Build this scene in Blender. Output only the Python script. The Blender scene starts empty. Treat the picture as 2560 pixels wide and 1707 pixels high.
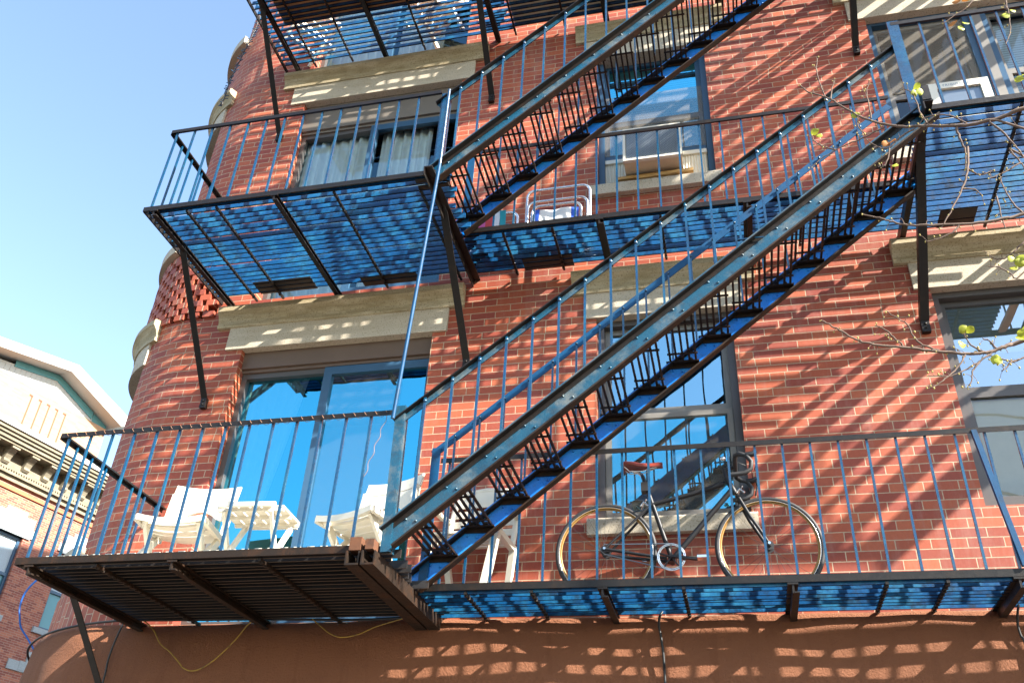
import bpy, math, random
from mathutils import Vector, Matrix
R = math.radians
rng = random.Random(7)
S = bpy.context.scene
COL = S.collection

# ---------------------------------------------------------------- camera
cam = bpy.data.cameras.new('camera'); camo = bpy.data.objects.new('camera', cam); COL.objects.link(camo)
cam.sensor_width = 36.0; cam.lens = 31.583; cam.clip_start = 0.05; cam.clip_end = 2000
cr = Vector((0.97288, 0.22587, 0.04997)); cf = Vector((-0.21571, 0.80776, 0.54862)); cu = Vector((0.08356, -0.54452, 0.83458))
M = Matrix((cr, cu, -cf)).transposed().to_4x4(); M.translation = Vector((0, -5.9, 1.65))
camo.matrix_world = M
S.camera = camo

# ---------------------------------------------------------------- light
SUN = Vector((2.56, -1.0, 2.0)).normalized()
el = math.asin(SUN.z); az = math.atan2(SUN.x, SUN.y)
w = bpy.data.worlds.new('World'); S.world = w; w.use_nodes = True
nt = w.node_tree; bg = nt.nodes['Background']
sky = nt.nodes.new('ShaderNodeTexSky'); sky.sky_type = 'NISHITA'; sky.sun_disc = False
sky.sun_elevation = el; sky.sun_rotation = az; sky.air_density = 1.25; sky.dust_density = 0.9; sky.ozone_density = 1.25
nt.links.new(sky.outputs[0], bg.inputs[0]); bg.inputs[1].default_value = 0.105
sl = bpy.data.lights.new('sun', 'SUN'); sl.energy = 5.0; sl.angle = R(0.53); sl.color = (1.0, 0.945, 0.85)
so = bpy.data.objects.new('sun', sl); COL.objects.link(so); so.rotation_euler = SUN.to_track_quat('Z', 'Y').to_euler()
S.view_settings.view_transform = 'Standard'; S.view_settings.look = 'None'
S.view_settings.exposure = 2.02; S.view_settings.gamma = 1.0
S.cycles.max_bounces = 8; S.cycles.transparent_max_bounces = 16; S.cycles.caustics_reflective = False; S.cycles.caustics_refractive = False

# ---------------------------------------------------------------- material helpers
def mat(name):
    m = bpy.data.materials.new(name); m.use_nodes = True
    t = m.node_tree; b = t.nodes['Principled BSDF']
    return m, t, b
def nd(t, typ, **kw):
    n = t.nodes.new(typ)
    for k, v in kw.items(): setattr(n, k, v)
    return n
def mth(t, op, a, b=None, c=None):
    n = t.nodes.new('ShaderNodeMath'); n.operation = op
    for i, v in enumerate((a, b, c)):
        if v is None: continue
        if isinstance(v, (int, float)): n.inputs[i].default_value = v
        else: t.links.new(v, n.inputs[i])
    return n.outputs[0]
def mixc(t, f, a, b, bt='MIX'):
    n = t.nodes.new('ShaderNodeMix'); n.data_type = 'RGBA'; n.blend_type = bt
    for s, v in ((n.inputs[0], f), (n.inputs[6], a), (n.inputs[7], b)):
        if isinstance(v, (int, float)): s.default_value = v
        elif isinstance(v, tuple): s.default_value = (*v, 1)
        else: t.links.new(v, s)
    return n.outputs[2]
def ramp(t, f, stops):
    n = t.nodes.new('ShaderNodeValToRGB'); e = n.color_ramp.elements
    while len(e) < len(stops): e.new(0.5)
    for i, (p, c) in enumerate(stops):
        e[i].position = p; e[i].color = (*c, 1) if len(c) == 3 else c
    t.links.new(f, n.inputs[0]); return n.outputs[0]
def noise(t, vec, scale, detail=4, rough=0.6, dist=0.0):
    n = t.nodes.new('ShaderNodeTexNoise'); n.inputs['Scale'].default_value = scale; n.inputs['Detail'].default_value = detail
    n.inputs['Roughness'].default_value = rough; n.inputs['Distortion'].default_value = dist
    if vec is not None: t.links.new(vec, n.inputs['Vector'])
    return n.outputs['Fac']
def wpos(t):
    return t.nodes.new('ShaderNodeNewGeometry').outputs['Position']
def opos(t):
    return t.nodes.new('ShaderNodeTexCoord').outputs['Object']
def bump(t, b, h, strength=0.3, dist=0.01):
    n = t.nodes.new('ShaderNodeBump'); n.inputs['Strength'].default_value = strength; n.inputs['Distance'].default_value = dist
    t.links.new(h, n.inputs['Height']); t.links.new(n.outputs[0], b.inputs['Normal'])

def brick_mat(name, w=0.2135, h=0.0656, m=0.006, stops=None, mortar=(0.58, 0.44, 0.29), bloom=0.5, sw=False):
    M_, t, b = mat(name)
    uv = t.nodes.new('ShaderNodeUVMap').outputs[0]
    sp = nd(t, 'ShaderNodeSeparateXYZ'); t.links.new(uv, sp.inputs[0])
    u, v = (sp.outputs[0], sp.outputs[1]) if not sw else (sp.outputs[1], sp.outputs[0])
    wob = noise(t, uv, 3.0, 2); v = mth(t, 'ADD', v, mth(t, 'MULTIPLY', mth(t, 'SUBTRACT', wob, 0.5), 0.006))
    rv = mth(t, 'DIVIDE', v, h); row = mth(t, 'FLOOR', rv); fv = mth(t, 'SUBTRACT', rv, row)
    wn = nd(t, 'ShaderNodeTexWhiteNoise', noise_dimensions='1D'); t.links.new(row, wn.inputs['W'])
    sh = mth(t, 'ADD', mth(t, 'MULTIPLY', mth(t, 'MODULO', mth(t, 'ABSOLUTE', row), 2.0), 0.5), mth(t, 'MULTIPLY', wn.outputs[0], 0.16))
    ru = mth(t, 'ADD', mth(t, 'DIVIDE', u, w), sh); colu = mth(t, 'FLOOR', ru); fu = mth(t, 'SUBTRACT', ru, colu)
    cmb = nd(t, 'ShaderNodeCombineXYZ'); t.links.new(colu, cmb.inputs[0]); t.links.new(row, cmb.inputs[1])
    w2 = nd(t, 'ShaderNodeTexWhiteNoise', noise_dimensions='2D'); t.links.new(cmb.outputs[0], w2.inputs['Vector'])
    # some stretchers are really two headers
    hd = mth(t, 'GREATER_THAN', w2.outputs[0], 0.93)
    du = mth(t, 'SUBTRACT', 0.5, mth(t, 'ABSOLUTE', mth(t, 'SUBTRACT', fu, 0.5)))
    dmid = mth(t, 'ADD', mth(t, 'ABSOLUTE', mth(t, 'SUBTRACT', fu, 0.5)), mth(t, 'SUBTRACT', 1.0, hd))
    du = mth(t, 'MULTIPLY', mth(t, 'MINIMUM', du, dmid), w)
    dv = mth(t, 'MULTIPLY', mth(t, 'SUBTRACT', 0.5, mth(t, 'ABSOLUTE', mth(t, 'SUBTRACT', fv, 0.5))), h)
    d = mth(t, 'MINIMUM', du, dv)
    rag = mth(t, 'ADD', m / 2, mth(t, 'MULTIPLY', mth(t, 'SUBTRACT', noise(t, uv, 60, 3), 0.5), m * 0.7))
    mm = nd(t, 'ShaderNodeMapRange'); mm.interpolation_type = 'SMOOTHSTEP'
    t.links.new(d, mm.inputs[0]); t.links.new(mth(t, 'MULTIPLY', rag, 0.75), mm.inputs[1]); t.links.new(mth(t, 'MULTIPLY', rag, 1.3), mm.inputs[2])
    brick = mm.outputs[0]
    stops = stops or [(0.0, (0.285, 0.058, 0.037)), (0.30, (0.32, 0.068, 0.037)), (0.75, (0.40, 0.091, 0.042)), (1.0, (0.46, 0.118, 0.053))]
    base = ramp(t, w2.outputs[0], stops)
    streak = nd(t, 'ShaderNodeMapping'); streak.inputs['Scale'].default_value = (9, 1.2, 1); t.links.new(uv, streak.inputs[0])
    f1 = noise(t, uv, 0.9, 5, 0.65); f2 = noise(t, streak.outputs[0], 1.6, 4, 0.7)
    bl = ramp(t, mth(t, 'MULTIPLY', mth(t, 'ADD', f1, f2), 0.5), [(0.50, (0, 0, 0)), (0.72, (1, 1, 1))])
    base = mixc(t, mth(t, 'MULTIPLY', bl, bloom), base, (0.42, 0.235, 0.19))
    g = noise(t, uv, 45, 5, 0.7)
    base = mixc(t, 0.35, base, ramp(t, g, [(0.3, (0.55, 0.55, 0.55)), (0.7, (1, 1, 1))]), 'MULTIPLY')
    mo = mixc(t, noise(t, uv, 2.2, 4), mortar, tuple(c * 0.55 for c in mortar))
    t.links.new(mixc(t, brick, mo, base), b.inputs['Base Color'])
    b.inputs['Roughness'].default_value = 0.62; b.inputs['Specular IOR Level'].default_value = 0.35
    hh = mth(t, 'ADD', mth(t, 'MULTIPLY', brick, 0.8), mth(t, 'MULTIPLY', g, 0.3))
    bump(t, b, hh, 0.35, 0.004)
    return M_
def stone_mat(name, c1, c2, stain=None, amt=0.0):
    M_, t, b = mat(name); p = wpos(t)
    c = mixc(t, noise(t, p, 3, 5, 0.7), c1, c2)
    sp = ramp(t, noise(t, p, 90, 2, 0.5), [(0.36, (0.35, 0.3, 0.22)), (0.42, (1, 1, 1))])
    c = mixc(t, 0.7, c, sp, 'MULTIPLY')
    if stain:
        mp = nd(t, 'ShaderNodeMapping'); mp.inputs['Scale'].default_value = (1.5, 1.5, 9); t.links.new(p, mp.inputs[0])
        f = ramp(t, noise(t, mp.outputs[0], 2.0, 6, 0.7), [(0.36, (0, 0, 0)), (0.62, (1, 1, 1))])
        c = mixc(t, mth(t, 'MULTIPLY', f, amt), c, stain)
    t.links.new(c, b.inputs['Base Color']); b.inputs['Roughness'].default_value = 0.85
    bump(t, b, noise(t, p, 160, 4, 0.7), 0.35, 0.004)
    return M_
def stucco_mat():
    M_, t, b = mat('stucco_brown'); p = wpos(t)
    c = mixc(t, noise(t, p, 1.6, 5, 0.65), (0.30, 0.115, 0.052), (0.225, 0.082, 0.036))
    mp = nd(t, 'ShaderNodeMapping'); mp.inputs['Scale'].default_value = (7, 7, 0.8); t.links.new(p, mp.inputs[0])
    c = mixc(t, mth(t, 'MULTIPLY', ramp(t, noise(t, mp.outputs[0], 1.5, 5), [(0.55, (0, 0, 0)), (0.8, (1, 1, 1))]), 0.5), c, (0.15, 0.045, 0.014))
    t.links.new(c, b.inputs['Base Color']); b.inputs['Roughness'].default_value = 0.9
    h = mth(t, 'ADD', noise(t, p, 75, 5, 0.75), mth(t, 'MULTIPLY', noise(t, p, 14, 3), 0.5))
    bump(t, b, h, 1.0, 0.022)
    return M_
def paint_mat(name, c1, c2, rough=0.38, rust=None, ramt=0.3, dust=None, damt=0.3, scale=6.0, metallic=0.0, spec=0.5, coat=0.0):
    M_, t, b = mat(name); p = wpos(t); b.inputs['Specular IOR Level'].default_value = spec; b.inputs['Coat Weight'].default_value = coat; b.inputs['Coat Roughness'].default_value = 0.22
    c = mixc(t, noise(t, p, scale, 5, 0.65), c1, c2)
    if dust: c = mixc(t, mth(t, 'MULTIPLY', ramp(t, noise(t, p, 4.5, 6, 0.72), [(0.48, (0, 0, 0)), (0.66, (1, 1, 1))]), damt), c, dust)
    if rust: c = mixc(t, mth(t, 'MULTIPLY', ramp(t, noise(t, p, 11, 6, 0.75), [(0.50, (0, 0, 0)), (0.64, (1, 1, 1))]), ramt), c, rust)
    t.links.new(c, b.inputs['Base Color']); b.inputs['Metallic'].default_value = metallic
    r_ = nd(t, 'ShaderNodeMapRange'); t.links.new(noise(t, p, 30, 4, 0.7), r_.inputs[0])
    r_.inputs[3].default_value = max(0.05, rough - 0.16); r_.inputs[4].default_value = rough + 0.2
    t.links.new(r_.outputs[0], b.inputs['Roughness'])
    bump(t, b, noise(t, p, 120, 5, 0.75), 0.35, 0.003)
    return M_
def plain(name, c, rough=0.5, metallic=0.0, spec=0.5, var=0.12, scale=8.0, trans=0.0):
    M_, t, b = mat(name); p = wpos(t)
    cc = mixc(t, noise(t, p, scale, 4), tuple(x * (1 - var) for x in c), tuple(min(1, x * (1 + var)) for x in c))
    t.links.new(cc, b.inputs['Base Color']); b.inputs['Roughness'].default_value = rough; b.inputs['Metallic'].default_value = metallic
    b.inputs['Specular IOR Level'].default_value = spec
    if trans:
        tr = nd(t, 'ShaderNodeBsdfTranslucent'); t.links.new(cc, tr.inputs[0])
        ad = nd(t, 'ShaderNodeMixShader'); ad.inputs[0].default_value = trans
        t.links.new(b.outputs[0], ad.inputs[1]); t.links.new(tr.outputs[0], ad.inputs[2])
        t.links.new(ad.outputs[0], t.nodes['Material Output'].inputs[0])
    return M_
def glass_mat(name, tint=(0.55, 0.8, 1.0), base=0.42, through=(0.75, 0.88, 0.95)):
    M_ = bpy.data.materials.new(name); M_.use_nodes = True; t = M_.node_tree; t.nodes.clear()
    o = nd(t, 'ShaderNodeOutputMaterial'); g = nd(t, 'ShaderNodeBsdfGlossy'); tr = nd(t, 'ShaderNodeBsdfTransparent'); mx = nd(t, 'ShaderNodeMixShader')
    g.inputs['Color'].default_value = (*tint, 1); g.inputs['Roughness'].default_value = 0.015; tr.inputs[0].default_value = (*through, 1)
    lw = nd(t, 'ShaderNodeFresnel'); lw.inputs[0].default_value = 1.5
    f = mth(t, 'ADD', mth(t, 'MULTIPLY', lw.outputs[0], 1 - base), base)
    bp = nd(t, 'ShaderNodeBump'); bp.inputs['Strength'].default_value = 0.06; bp.inputs['Distance'].default_value = 0.02
    t.links.new(noise(t, wpos(t), 2.2, 2), bp.inputs['Height']); t.links.new(bp.outputs[0], g.inputs['Normal'])
    t.links.new(f, mx.inputs[0]); t.links.new(tr.outputs[0], mx.inputs[1]); t.links.new(g.outputs[0], mx.inputs[2]); t.links.new(mx.outputs[0], o.inputs[0])
    return M_
def screen_mat(nm='grey_insect_screen', f=0.42):
    M2, t, b = mat(nm); b.inputs['Base Color'].default_value = (0.26, 0.23, 0.19, 1); b.inputs['Roughness'].default_value = 0.9
    tr = nd(t, 'ShaderNodeBsdfTransparent'); mx = nd(t, 'ShaderNodeMixShader'); mx.inputs[0].default_value = f
    t.links.new(tr.outputs[0], mx.inputs[1]); t.links.new(b.outputs[0], mx.inputs[2]); t.links.new(mx.outputs[0], t.nodes['Material Output'].inputs[0])
    return M2
def curtain_mat(name, c):
    M_, t, b = mat(name); p = wpos(t)
    t.links.new(mixc(t, noise(t, p, 6, 3), c, tuple(x * 0.85 for x in c)), b.inputs['Base Color']); b.inputs['Roughness'].default_value = 0.9
    return M_
def slat_mat(name, c1, c2, period):
    M_, t, b = mat(name); p = wpos(t); sp = nd(t, 'ShaderNodeSeparateXYZ'); t.links.new(p, sp.inputs[0])
    f = mth(t, 'FRACT', mth(t, 'DIVIDE', sp.outputs[2], period))
    t.links.new(mixc(t, ramp(t, f, [(0.0, (0, 0, 0)), (0.12, (1, 1, 1)), (0.8, (1, 1, 1)), (1.0, (0, 0, 0))]), c2, c1), b.inputs['Base Color'])
    bump(t, b, f, 0.6, 0.01)
    return M_

MB_BRICK = brick_mat('red_brick')
MB_BRICK2 = brick_mat('old_red_brick_small', w=0.215, h=0.068, m=0.011, mortar=(0.5, 0.34, 0.25), bloom=0.25,
                      stops=[(0.0, (0.24, 0.06, 0.04)), (0.5, (0.36, 0.1, 0.06)), (1.0, (0.5, 0.17, 0.09))])
MB_SOLD = brick_mat('soldier_brick', sw=True)
MB_PEACH = brick_mat('peach_brick', w=0.4, h=0.1, m=0.012, mortar=(0.45, 0.28, 0.18), bloom=0.1,
                     stops=[(0.0, (0.42, 0.235, 0.135)), (0.5, (0.47, 0.27, 0.16)), (1.0, (0.50, 0.29, 0.175))])
M_ = {}
M_['stone'] = stone_mat('limestone', (0.60, 0.53, 0.42), (0.50, 0.43, 0.33), (0.32, 0.25, 0.15), 0.28)
M_['cap'] = stone_mat('weathered_stone', (0.58, 0.49, 0.34), (0.47, 0.39, 0.25), (0.21, 0.155, 0.06), 0.6)
M_['stucco'] = stucco_mat()
M_['blue'] = paint_mat('sky_tinted_black_paint', (0.0015, 0.062, 0.15), (0.001, 0.022, 0.06), 0.25, rust=(0.016, 0.018, 0.018), ramt=0.4, dust=(0.012, 0.12, 0.18), damt=0.4, coat=0.6)  # black-painted steel; the blue is sky reflection put into the colour
M_['slat'] = paint_mat('sky_tinted_slat_paint', (0.002, 0.105, 0.29), (0.001, 0.030, 0.105), 0.36, rust=(0.010, 0.022, 0.035), ramt=0.7, dust=(0.03, 0.21, 0.36), damt=0.65, scale=11.0)  # black slats with the reflected sky painted into their base colour
M_['matshade'] = paint_mat('shaded_slat_steel', (0.008, 0.008, 0.009), (0.016, 0.013, 0.011), 0.55, rust=(0.04, 0.022, 0.012), ramt=0.4)  # shade under the deck mat is put into this near-black; rust is real
M_['black'] = paint_mat('black_steel', (0.008, 0.007, 0.007), (0.014, 0.011, 0.009), 0.4, rust=(0.025, 0.015, 0.009), ramt=0.6, spec=0.3)
M_['rust'] = paint_mat('rusty_steel', (0.013, 0.009, 0.006), (0.024, 0.014, 0.009), 0.6, rust=(0.06, 0.024, 0.009), ramt=0.5, spec=0.22)
M_['brightrust'] = paint_mat('flaking_rust', (0.16, 0.055, 0.018), (0.07, 0.03, 0.015), 0.8, rust=(0.02, 0.012, 0.01), ramt=0.6, scale=20)
M_['railblue'] = paint_mat('sky_tinted_rail_paint', (0.001, 0.075, 0.19), (0.001, 0.035, 0.09), 0.5, rust=(0.02, 0.02, 0.02), ramt=0.4, spec=0.3)  # blue stands for sky mirrored in the black rails
M_['rustedge'] = plain('rusty_slat_edge', (0.06, 0.038, 0.022), 0.8, var=0.5, scale=15)
M_['slatedge'] = plain('black_slat_edge', (0.006, 0.005, 0.005), 0.8, spec=0.1)
M_['stringer'] = paint_mat('worn_stringer_paint', (0.010, 0.050, 0.076), (0.004, 0.075, 0.14), 0.26, rust=(0.026, 0.027, 0.027), ramt=0.5, dust=(0.15, 0.155, 0.135), damt=0.75, scale=3.0, coat=0.3)
M_['deepblue'] = paint_mat('sky_tinted_stringer_paint', (0.002, 0.24, 0.80), (0.002, 0.12, 0.58), 0.3, rust=(0.03, 0.04, 0.06), ramt=0.35, dust=(0.03, 0.36, 0.70), damt=0.5, scale=9)  # strong blue is reflected skylight painted onto the inner stringers
M_['bronze'] = plain('bronze_frame', (0.085, 0.075, 0.07), 0.4, var=0.1)
M_['bframe'] = plain('blue_frame', (0.035, 0.09, 0.16), 0.35, var=0.15)
M_['brown'] = plain('brown_panel', (0.13, 0.085, 0.06), 0.55, var=0.2, scale=4)
M_['panel'] = plain('taupe_panel', (0.16, 0.135, 0.11), 0.6, var=0.15, scale=3)
M_['grey'] = plain('grey_frame', (0.20, 0.185, 0.165), 0.45)
M_['white'] = plain('white_resin', (0.70, 0.65, 0.54), 0.35, var=0.03)
M_['offwhite'] = plain('white_enamel', (0.72, 0.68, 0.58), 0.4, var=0.05)
M_['beige'] = plain('beige_casing', (0.62, 0.50, 0.34), 0.5, var=0.06)
M_['alu'] = plain('aluminium', (0.8, 0.8, 0.8), 0.25, metallic=0.9, var=0.05)
M_['chrome'] = plain('polished_metal', (0.75, 0.75, 0.75), 0.18, metallic=1.0, var=0.05)
M_['rubber'] = plain('rubber', (0.022, 0.022, 0.024), 0.6)
M_['bikeblack'] = plain('satin_black_frame', (0.012, 0.012, 0.014), 0.45, var=0.05, spec=0.35)
M_['tan'] = plain('tan_rim', (0.36, 0.20, 0.055), 0.4)
M_['leather'] = plain('oxblood_leather', (0.22, 0.035, 0.02), 0.35)
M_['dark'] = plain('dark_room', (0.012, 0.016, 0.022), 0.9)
M_['wood'] = plain('pine_board', (0.52, 0.30, 0.10), 0.6, var=0.3, scale=14)
M_['plank'] = plain('brown_plank', (0.48, 0.21, 0.08), 0.6, var=0.4, scale=7)
M_['planter'] = plain('black_plastic', (0.01, 0.008, 0.008), 0.6)
M_['cable'] = plain('black_cable', (0.015, 0.014, 0.014), 0.5)
M_['yellow'] = paint_mat('yellow_and_black_cable', (0.5, 0.3, 0.03), (0.25, 0.14, 0.02), 0.4, rust=(0.015, 0.012, 0.01), ramt=0.9)
M_['bluecable'] = plain('blue_cable', (0.003, 0.10, 0.40), 0.4)
M_['webblue'] = plain('blue_webbing', (0.02, 0.10, 0.55), 0.7)
M_['webwhite'] = plain('white_webbing', (0.78, 0.78, 0.8), 0.7)
M_['webpink'] = plain('pink_webbing', (0.75, 0.12, 0.35), 0.7)
M_['webred'] = plain('red_webbing', (0.65, 0.05, 0.05), 0.7)
M_['webteal'] = plain('teal_webbing', (0.02, 0.35, 0.42), 0.7)
M_['grille'] = plain('steel_fins', (0.20, 0.24, 0.28), 0.35, metallic=0.7)
M_['mesh'] = plain('grille_wire', (0.50, 0.55, 0.60), 0.35, metallic=0.4)
M_['curt'] = curtain_mat('pale_curtain', (0.80, 0.88, 0.86)); M_['curtw'] = curtain_mat('white_curtain', (0.92, 0.95, 0.97))
M_['screen'] = screen_mat()
M_['screen2'] = screen_mat('fine_insect_screen', 0.09)
M_['screen3'] = screen_mat('dark_insect_screen', 0.16)
M_['shade'] = plain('beige_roller_shade', (0.80, 0.72, 0.55), 0.8)
M_['blind'] = slat_mat('venetian_blind', (0.55, 0.66, 0.72), (0.10, 0.16, 0.2), 0.03)
M_['straw'] = slat_mat('straw_mat', (0.75, 0.62, 0.42), (0.45, 0.32, 0.2), 0.05)
M_['glass'] = glass_mat('window_glass', tint=(0.12, 0.74, 1.0), base=0.62)
M_['glass2'] = glass_mat('clearer_glass', tint=(0.75, 0.9, 1.0), base=0.03, through=(0.95, 0.97, 0.98))
M_['glass3'] = glass_mat('pale_glass', tint=(0.5, 0.85, 1.0), base=0.5)
M_['glass5'] = glass_mat('door_glass_with_curtains', tint=(0.4, 0.75, 0.95), base=0.1, through=(0.93, 0.97, 0.98))
M_['glass4'] = glass_mat('bright_glass', tint=(0.85, 0.95, 1.0), base=0.45)
M_['copper'] = plain('copper_wire', (0.35, 0.16, 0.08), 0.4)
M_['bark'] = plain('grey_brown_bark', (0.13, 0.085, 0.062), 0.85, var=0.35, scale=25)
M_['leaf'] = plain('yellow_green_leaf', (0.42, 0.46, 0.04), 0.5, var=0.3, scale=20, trans=0.4)
M_['deadleaf'] = plain('orange_brown_leaf', (0.50, 0.20, 0.04), 0.6, var=0.3, scale=20, trans=0.3)
M_['bud'] = plain('twig_bud', (0.33, 0.26, 0.07), 0.7)
M_['asphalt'] = plain('asphalt', (0.055, 0.055, 0.055), 0.9, var=0.3, scale=30)
M_['concrete'] = plain('concrete', (0.22, 0.205, 0.185), 0.85, var=0.2, scale=3)
M_['metalpanel'] = plain('pale_metal_siding', (0.46, 0.46, 0.44), 0.5, var=0.05, scale=1)
M_['tealglass'] = plain('teal_glazing', (0.10, 0.28, 0.31), 0.15, var=0.2, scale=1)
M_['cornice'] = stone_mat('grey_cornice', (0.36, 0.31, 0.22), (0.22, 0.19, 0.13), (0.09, 0.075, 0.05), 0.6)
M_['whitecoping'] = plain('white_coping', (0.75, 0.73, 0.68), 0.6)
M_['palestone'] = stone_mat('pale_blue_stone', (0.42, 0.46, 0.46), (0.34, 0.39, 0.40))
M_['joint'] = plain('brown_joint', (0.20, 0.07, 0.04), 0.8)
M_['orangebrick'] = plain('orange_terracotta', (0.46, 0.14, 0.06), 0.7)

# ---------------------------------------------------------------- mesh helpers
class MB:
    def __init__(s): s.v = []; s.f = []; s.uv = []; s.sm = []; s.mi = {}
    def quad(s, pts, uv=None, smooth=False):
        i = len(s.v); s.v += [tuple(p) for p in pts]; s.f.append(tuple(range(i, i + len(pts)))); s.uv.append(uv or [(0, 0)] * len(pts)); s.sm.append(smooth)
        return s
    def faces(s, verts, faces, smooth=False):
        i = len(s.v); s.v += [tuple(p) for p in verts]
        for f in faces: s.f.append(tuple(i + k for k in f)); s.uv.append([(0, 0)] * len(f)); s.sm.append(smooth)
        return s
    def obox(s, c, ax, ay, az):
        c, ax, ay, az = Vector(c), Vector(ax), Vector(ay), Vector(az)
        p = [c + ax * i + ay * j + az * k for k in (-1, 1) for j in (-1, 1) for i in (-1, 1)]
        return s.faces(p, [(0, 2, 3, 1), (4, 5, 7, 6), (0, 1, 5, 4), (1, 3, 7, 5), (3, 2, 6, 7), (2, 0, 4, 6)])
    def box(s, x0, x1, y0, y1, z0, z1):
        return s.obox(((x0 + x1) / 2, (y0 + y1) / 2, (z0 + z1) / 2), ((x1 - x0) / 2, 0, 0), (0, (y1 - y0) / 2, 0), (0, 0, (z1 - z0) / 2))
    def bar(s, p, q, w_, h_, up=(0, 0, 1)):
        p, q = Vector(p), Vector(q); d = (q - p); L = d.length; d.normalize(); up = Vector(up)
        sd = d.cross(up)
        if sd.length < 1e-5: sd = d.cross(Vector((0, 1, 0)))
        sd.normalize(); u = sd.cross(d)
        return s.obox((p + q) / 2, d * L / 2, sd * w_ / 2, u * h_ / 2)
    def tube(s, pts, r, n=8, closed=False, smooth=True):
        pts = [Vector(p) for p in pts]; N = len(pts); rs = r if isinstance(r, (list, tuple)) else [r] * N
        nrm = None; rings = []
        for i in range(N):
            a = pts[i - 1] if (i > 0 or closed) else pts[i]; b = pts[(i + 1) % N] if (i < N - 1 or closed) else pts[i]
            d = (b - a).normalized()
            if nrm is None:
                nrm = d.cross(Vector((0.13, 0.21, 0.97))); nrm = nrm if nrm.length > 1e-4 else d.cross(Vector((1, 0, 0)))
            nrm = (nrm - d * nrm.dot(d)).normalized(); bi = d.cross(nrm)
            rings.append([pts[i] + (nrm * math.cos(2 * math.pi * k / n) + bi * math.sin(2 * math.pi * k / n)) * rs[i] for k in range(n)])
        v = [p for rg in rings for p in rg]; f = []
        for i in range(N if closed else N - 1):
            j = (i + 1) % N
            for k in range(n): f.append((i * n + k, i * n + (k + 1) % n, j * n + (k + 1) % n, j * n + k))
        s.faces(v, f, smooth)
        if not closed:
            s.faces(rings[0], [tuple(reversed(range(n)))]); s.faces(rings[-1], [tuple(range(n))])
        return s
    def prism(s, poly, o, ex, ey, ez, d0, d1):
        """poly (a,b) in plane ex,ey extruded along ez from d0 to d1"""
        o, ex, ey, ez = Vector(o), Vector(ex), Vector(ey), Vector(ez); n = len(poly)
        v = [o + ex * a + ey * b + ez * d0 for a, b in poly] + [o + ex * a + ey * b + ez * d1 for a, b in poly]
        f = [tuple(range(n)), tuple(reversed(range(n, 2 * n)))] + [(i, n + i, n + (i + 1) % n, (i + 1) % n) for i in range(n)]
        return s.faces(v, f)
    def sphere(s, c, r, n=8, m=6, sc=(1, 1, 1)):
        v = []; f = []
        for i in range(m + 1):
            th = math.pi * i / m
            for k in range(n):
                ph = 2 * math.pi * k / n
                v.append((c[0] + r * sc[0] * math.sin(th) * math.cos(ph), c[1] + r * sc[1] * math.sin(th) * math.sin(ph), c[2] + r * sc[2] * math.cos(th)))
        for i in range(m):
            for k in range(n): f.append((i * n + k, (i + 1) * n + k, (i + 1) * n + (k + 1) % n, i * n + (k + 1) % n))
        return s.faces(v, f, True)
    def xf(s, mtx):
        s.v = [tuple(mtx @ Vector(p)) for p in s.v]; return s
    def build(s, name, m, parent=None, label=None, m2=None):
        me = bpy.data.meshes.new(name); me.from_pydata(s.v, [], s.f)
        uvl = me.uv_layers.new(name='UVMap'); k = 0
        dat = [c for f in s.uv for uv in f for c in uv]
        uvl.data.foreach_set('uv', dat)
        me.polygons.foreach_set('use_smooth', s.sm)
        me.materials.append(M_[m] if isinstance(m, str) else m)
        if m2:
            me.materials.append(M_[m2])
            for i in s.mi: me.polygons[i].material_index = 1
        me.update()
        o = bpy.data.objects.new(name, me); COL.objects.link(o)
        if parent is not None: o.parent = parent; o.matrix_parent_inverse = world_of(parent).inverted()
        if label: o['label'] = label
        return o
def world_of(o):
    m = Matrix.LocRotScale(o.location, o.rotation_euler, o.scale)
    return (world_of(o.parent) @ o.matrix_parent_inverse @ m) if o.parent else m
def tag(o, label, cat, group=None):
    o['label'] = label; o['category'] = cat
    if group: o['group'] = group
    return o
def thing(name, label, cat, loc=(0, 0, 0), group=None):
    o = bpy.data.objects.new(name, None); COL.objects.link(o); o.location = loc
    return tag(o, label, cat, group)
def structure(o): o['kind'] = 'structure'; return o

# ---------------------------------------------------------------- ground
structure(MB().quad([(-400, -400, -0.02), (400, -400, -0.02), (400, 400, -0.02), (-400, 400, -0.02)]).build('ground', 'asphalt'))
structure(MB().box(-7.5, 14, -3.4, 0.0, 0.0, 0.13).build('pavement', 'concrete'))

# ================================================================ APARTMENT BUILDING
bld = thing('apartment_building', 'red brick apartment building with rounded corner and brown stucco base', 'building')
XT, RT, TOP, DEP = -4.6, 1.0, 23.5, 16.0  # unseen height and depth set to shade the old building across the side street
BASE = 3.40
def tp(u, r=0.0, z=0.0):
    """point on wall: u = x on the flat part, arc length round the corner; r = outward offset"""
    if u >= XT: return (u, -r, z)
    ph = (XT - u) / RT
    if ph <= math.pi / 2: return (XT - (RT + r) * math.sin(ph), RT - (RT + r) * math.cos(ph), z)
    return (XT - RT - r, RT + (ph - math.pi / 2) * RT, z)
UC = XT - RT * math.pi / 2
OPEN = []
doors = [(-4.03, -2.27, 3.41, 5.82), (-4.03, -2.27, 6.35, 8.96), (-4.03, -2.27, 9.5, 12.1)]
wins = [(-0.885, 0.17, 4.08, 5.81), (-0.868, 0.165, 7.215, 9.0), (-0.87, 0.165, 10.4, 12.2), (1.62, 3.36, 4.08, 5.81), (1.65, 3.36, 7.215, 8.96), (1.65, 3.36, 10.4, 12.2)]
tu0, tu1 = XT - R(78), XT - R(29.5)
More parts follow.
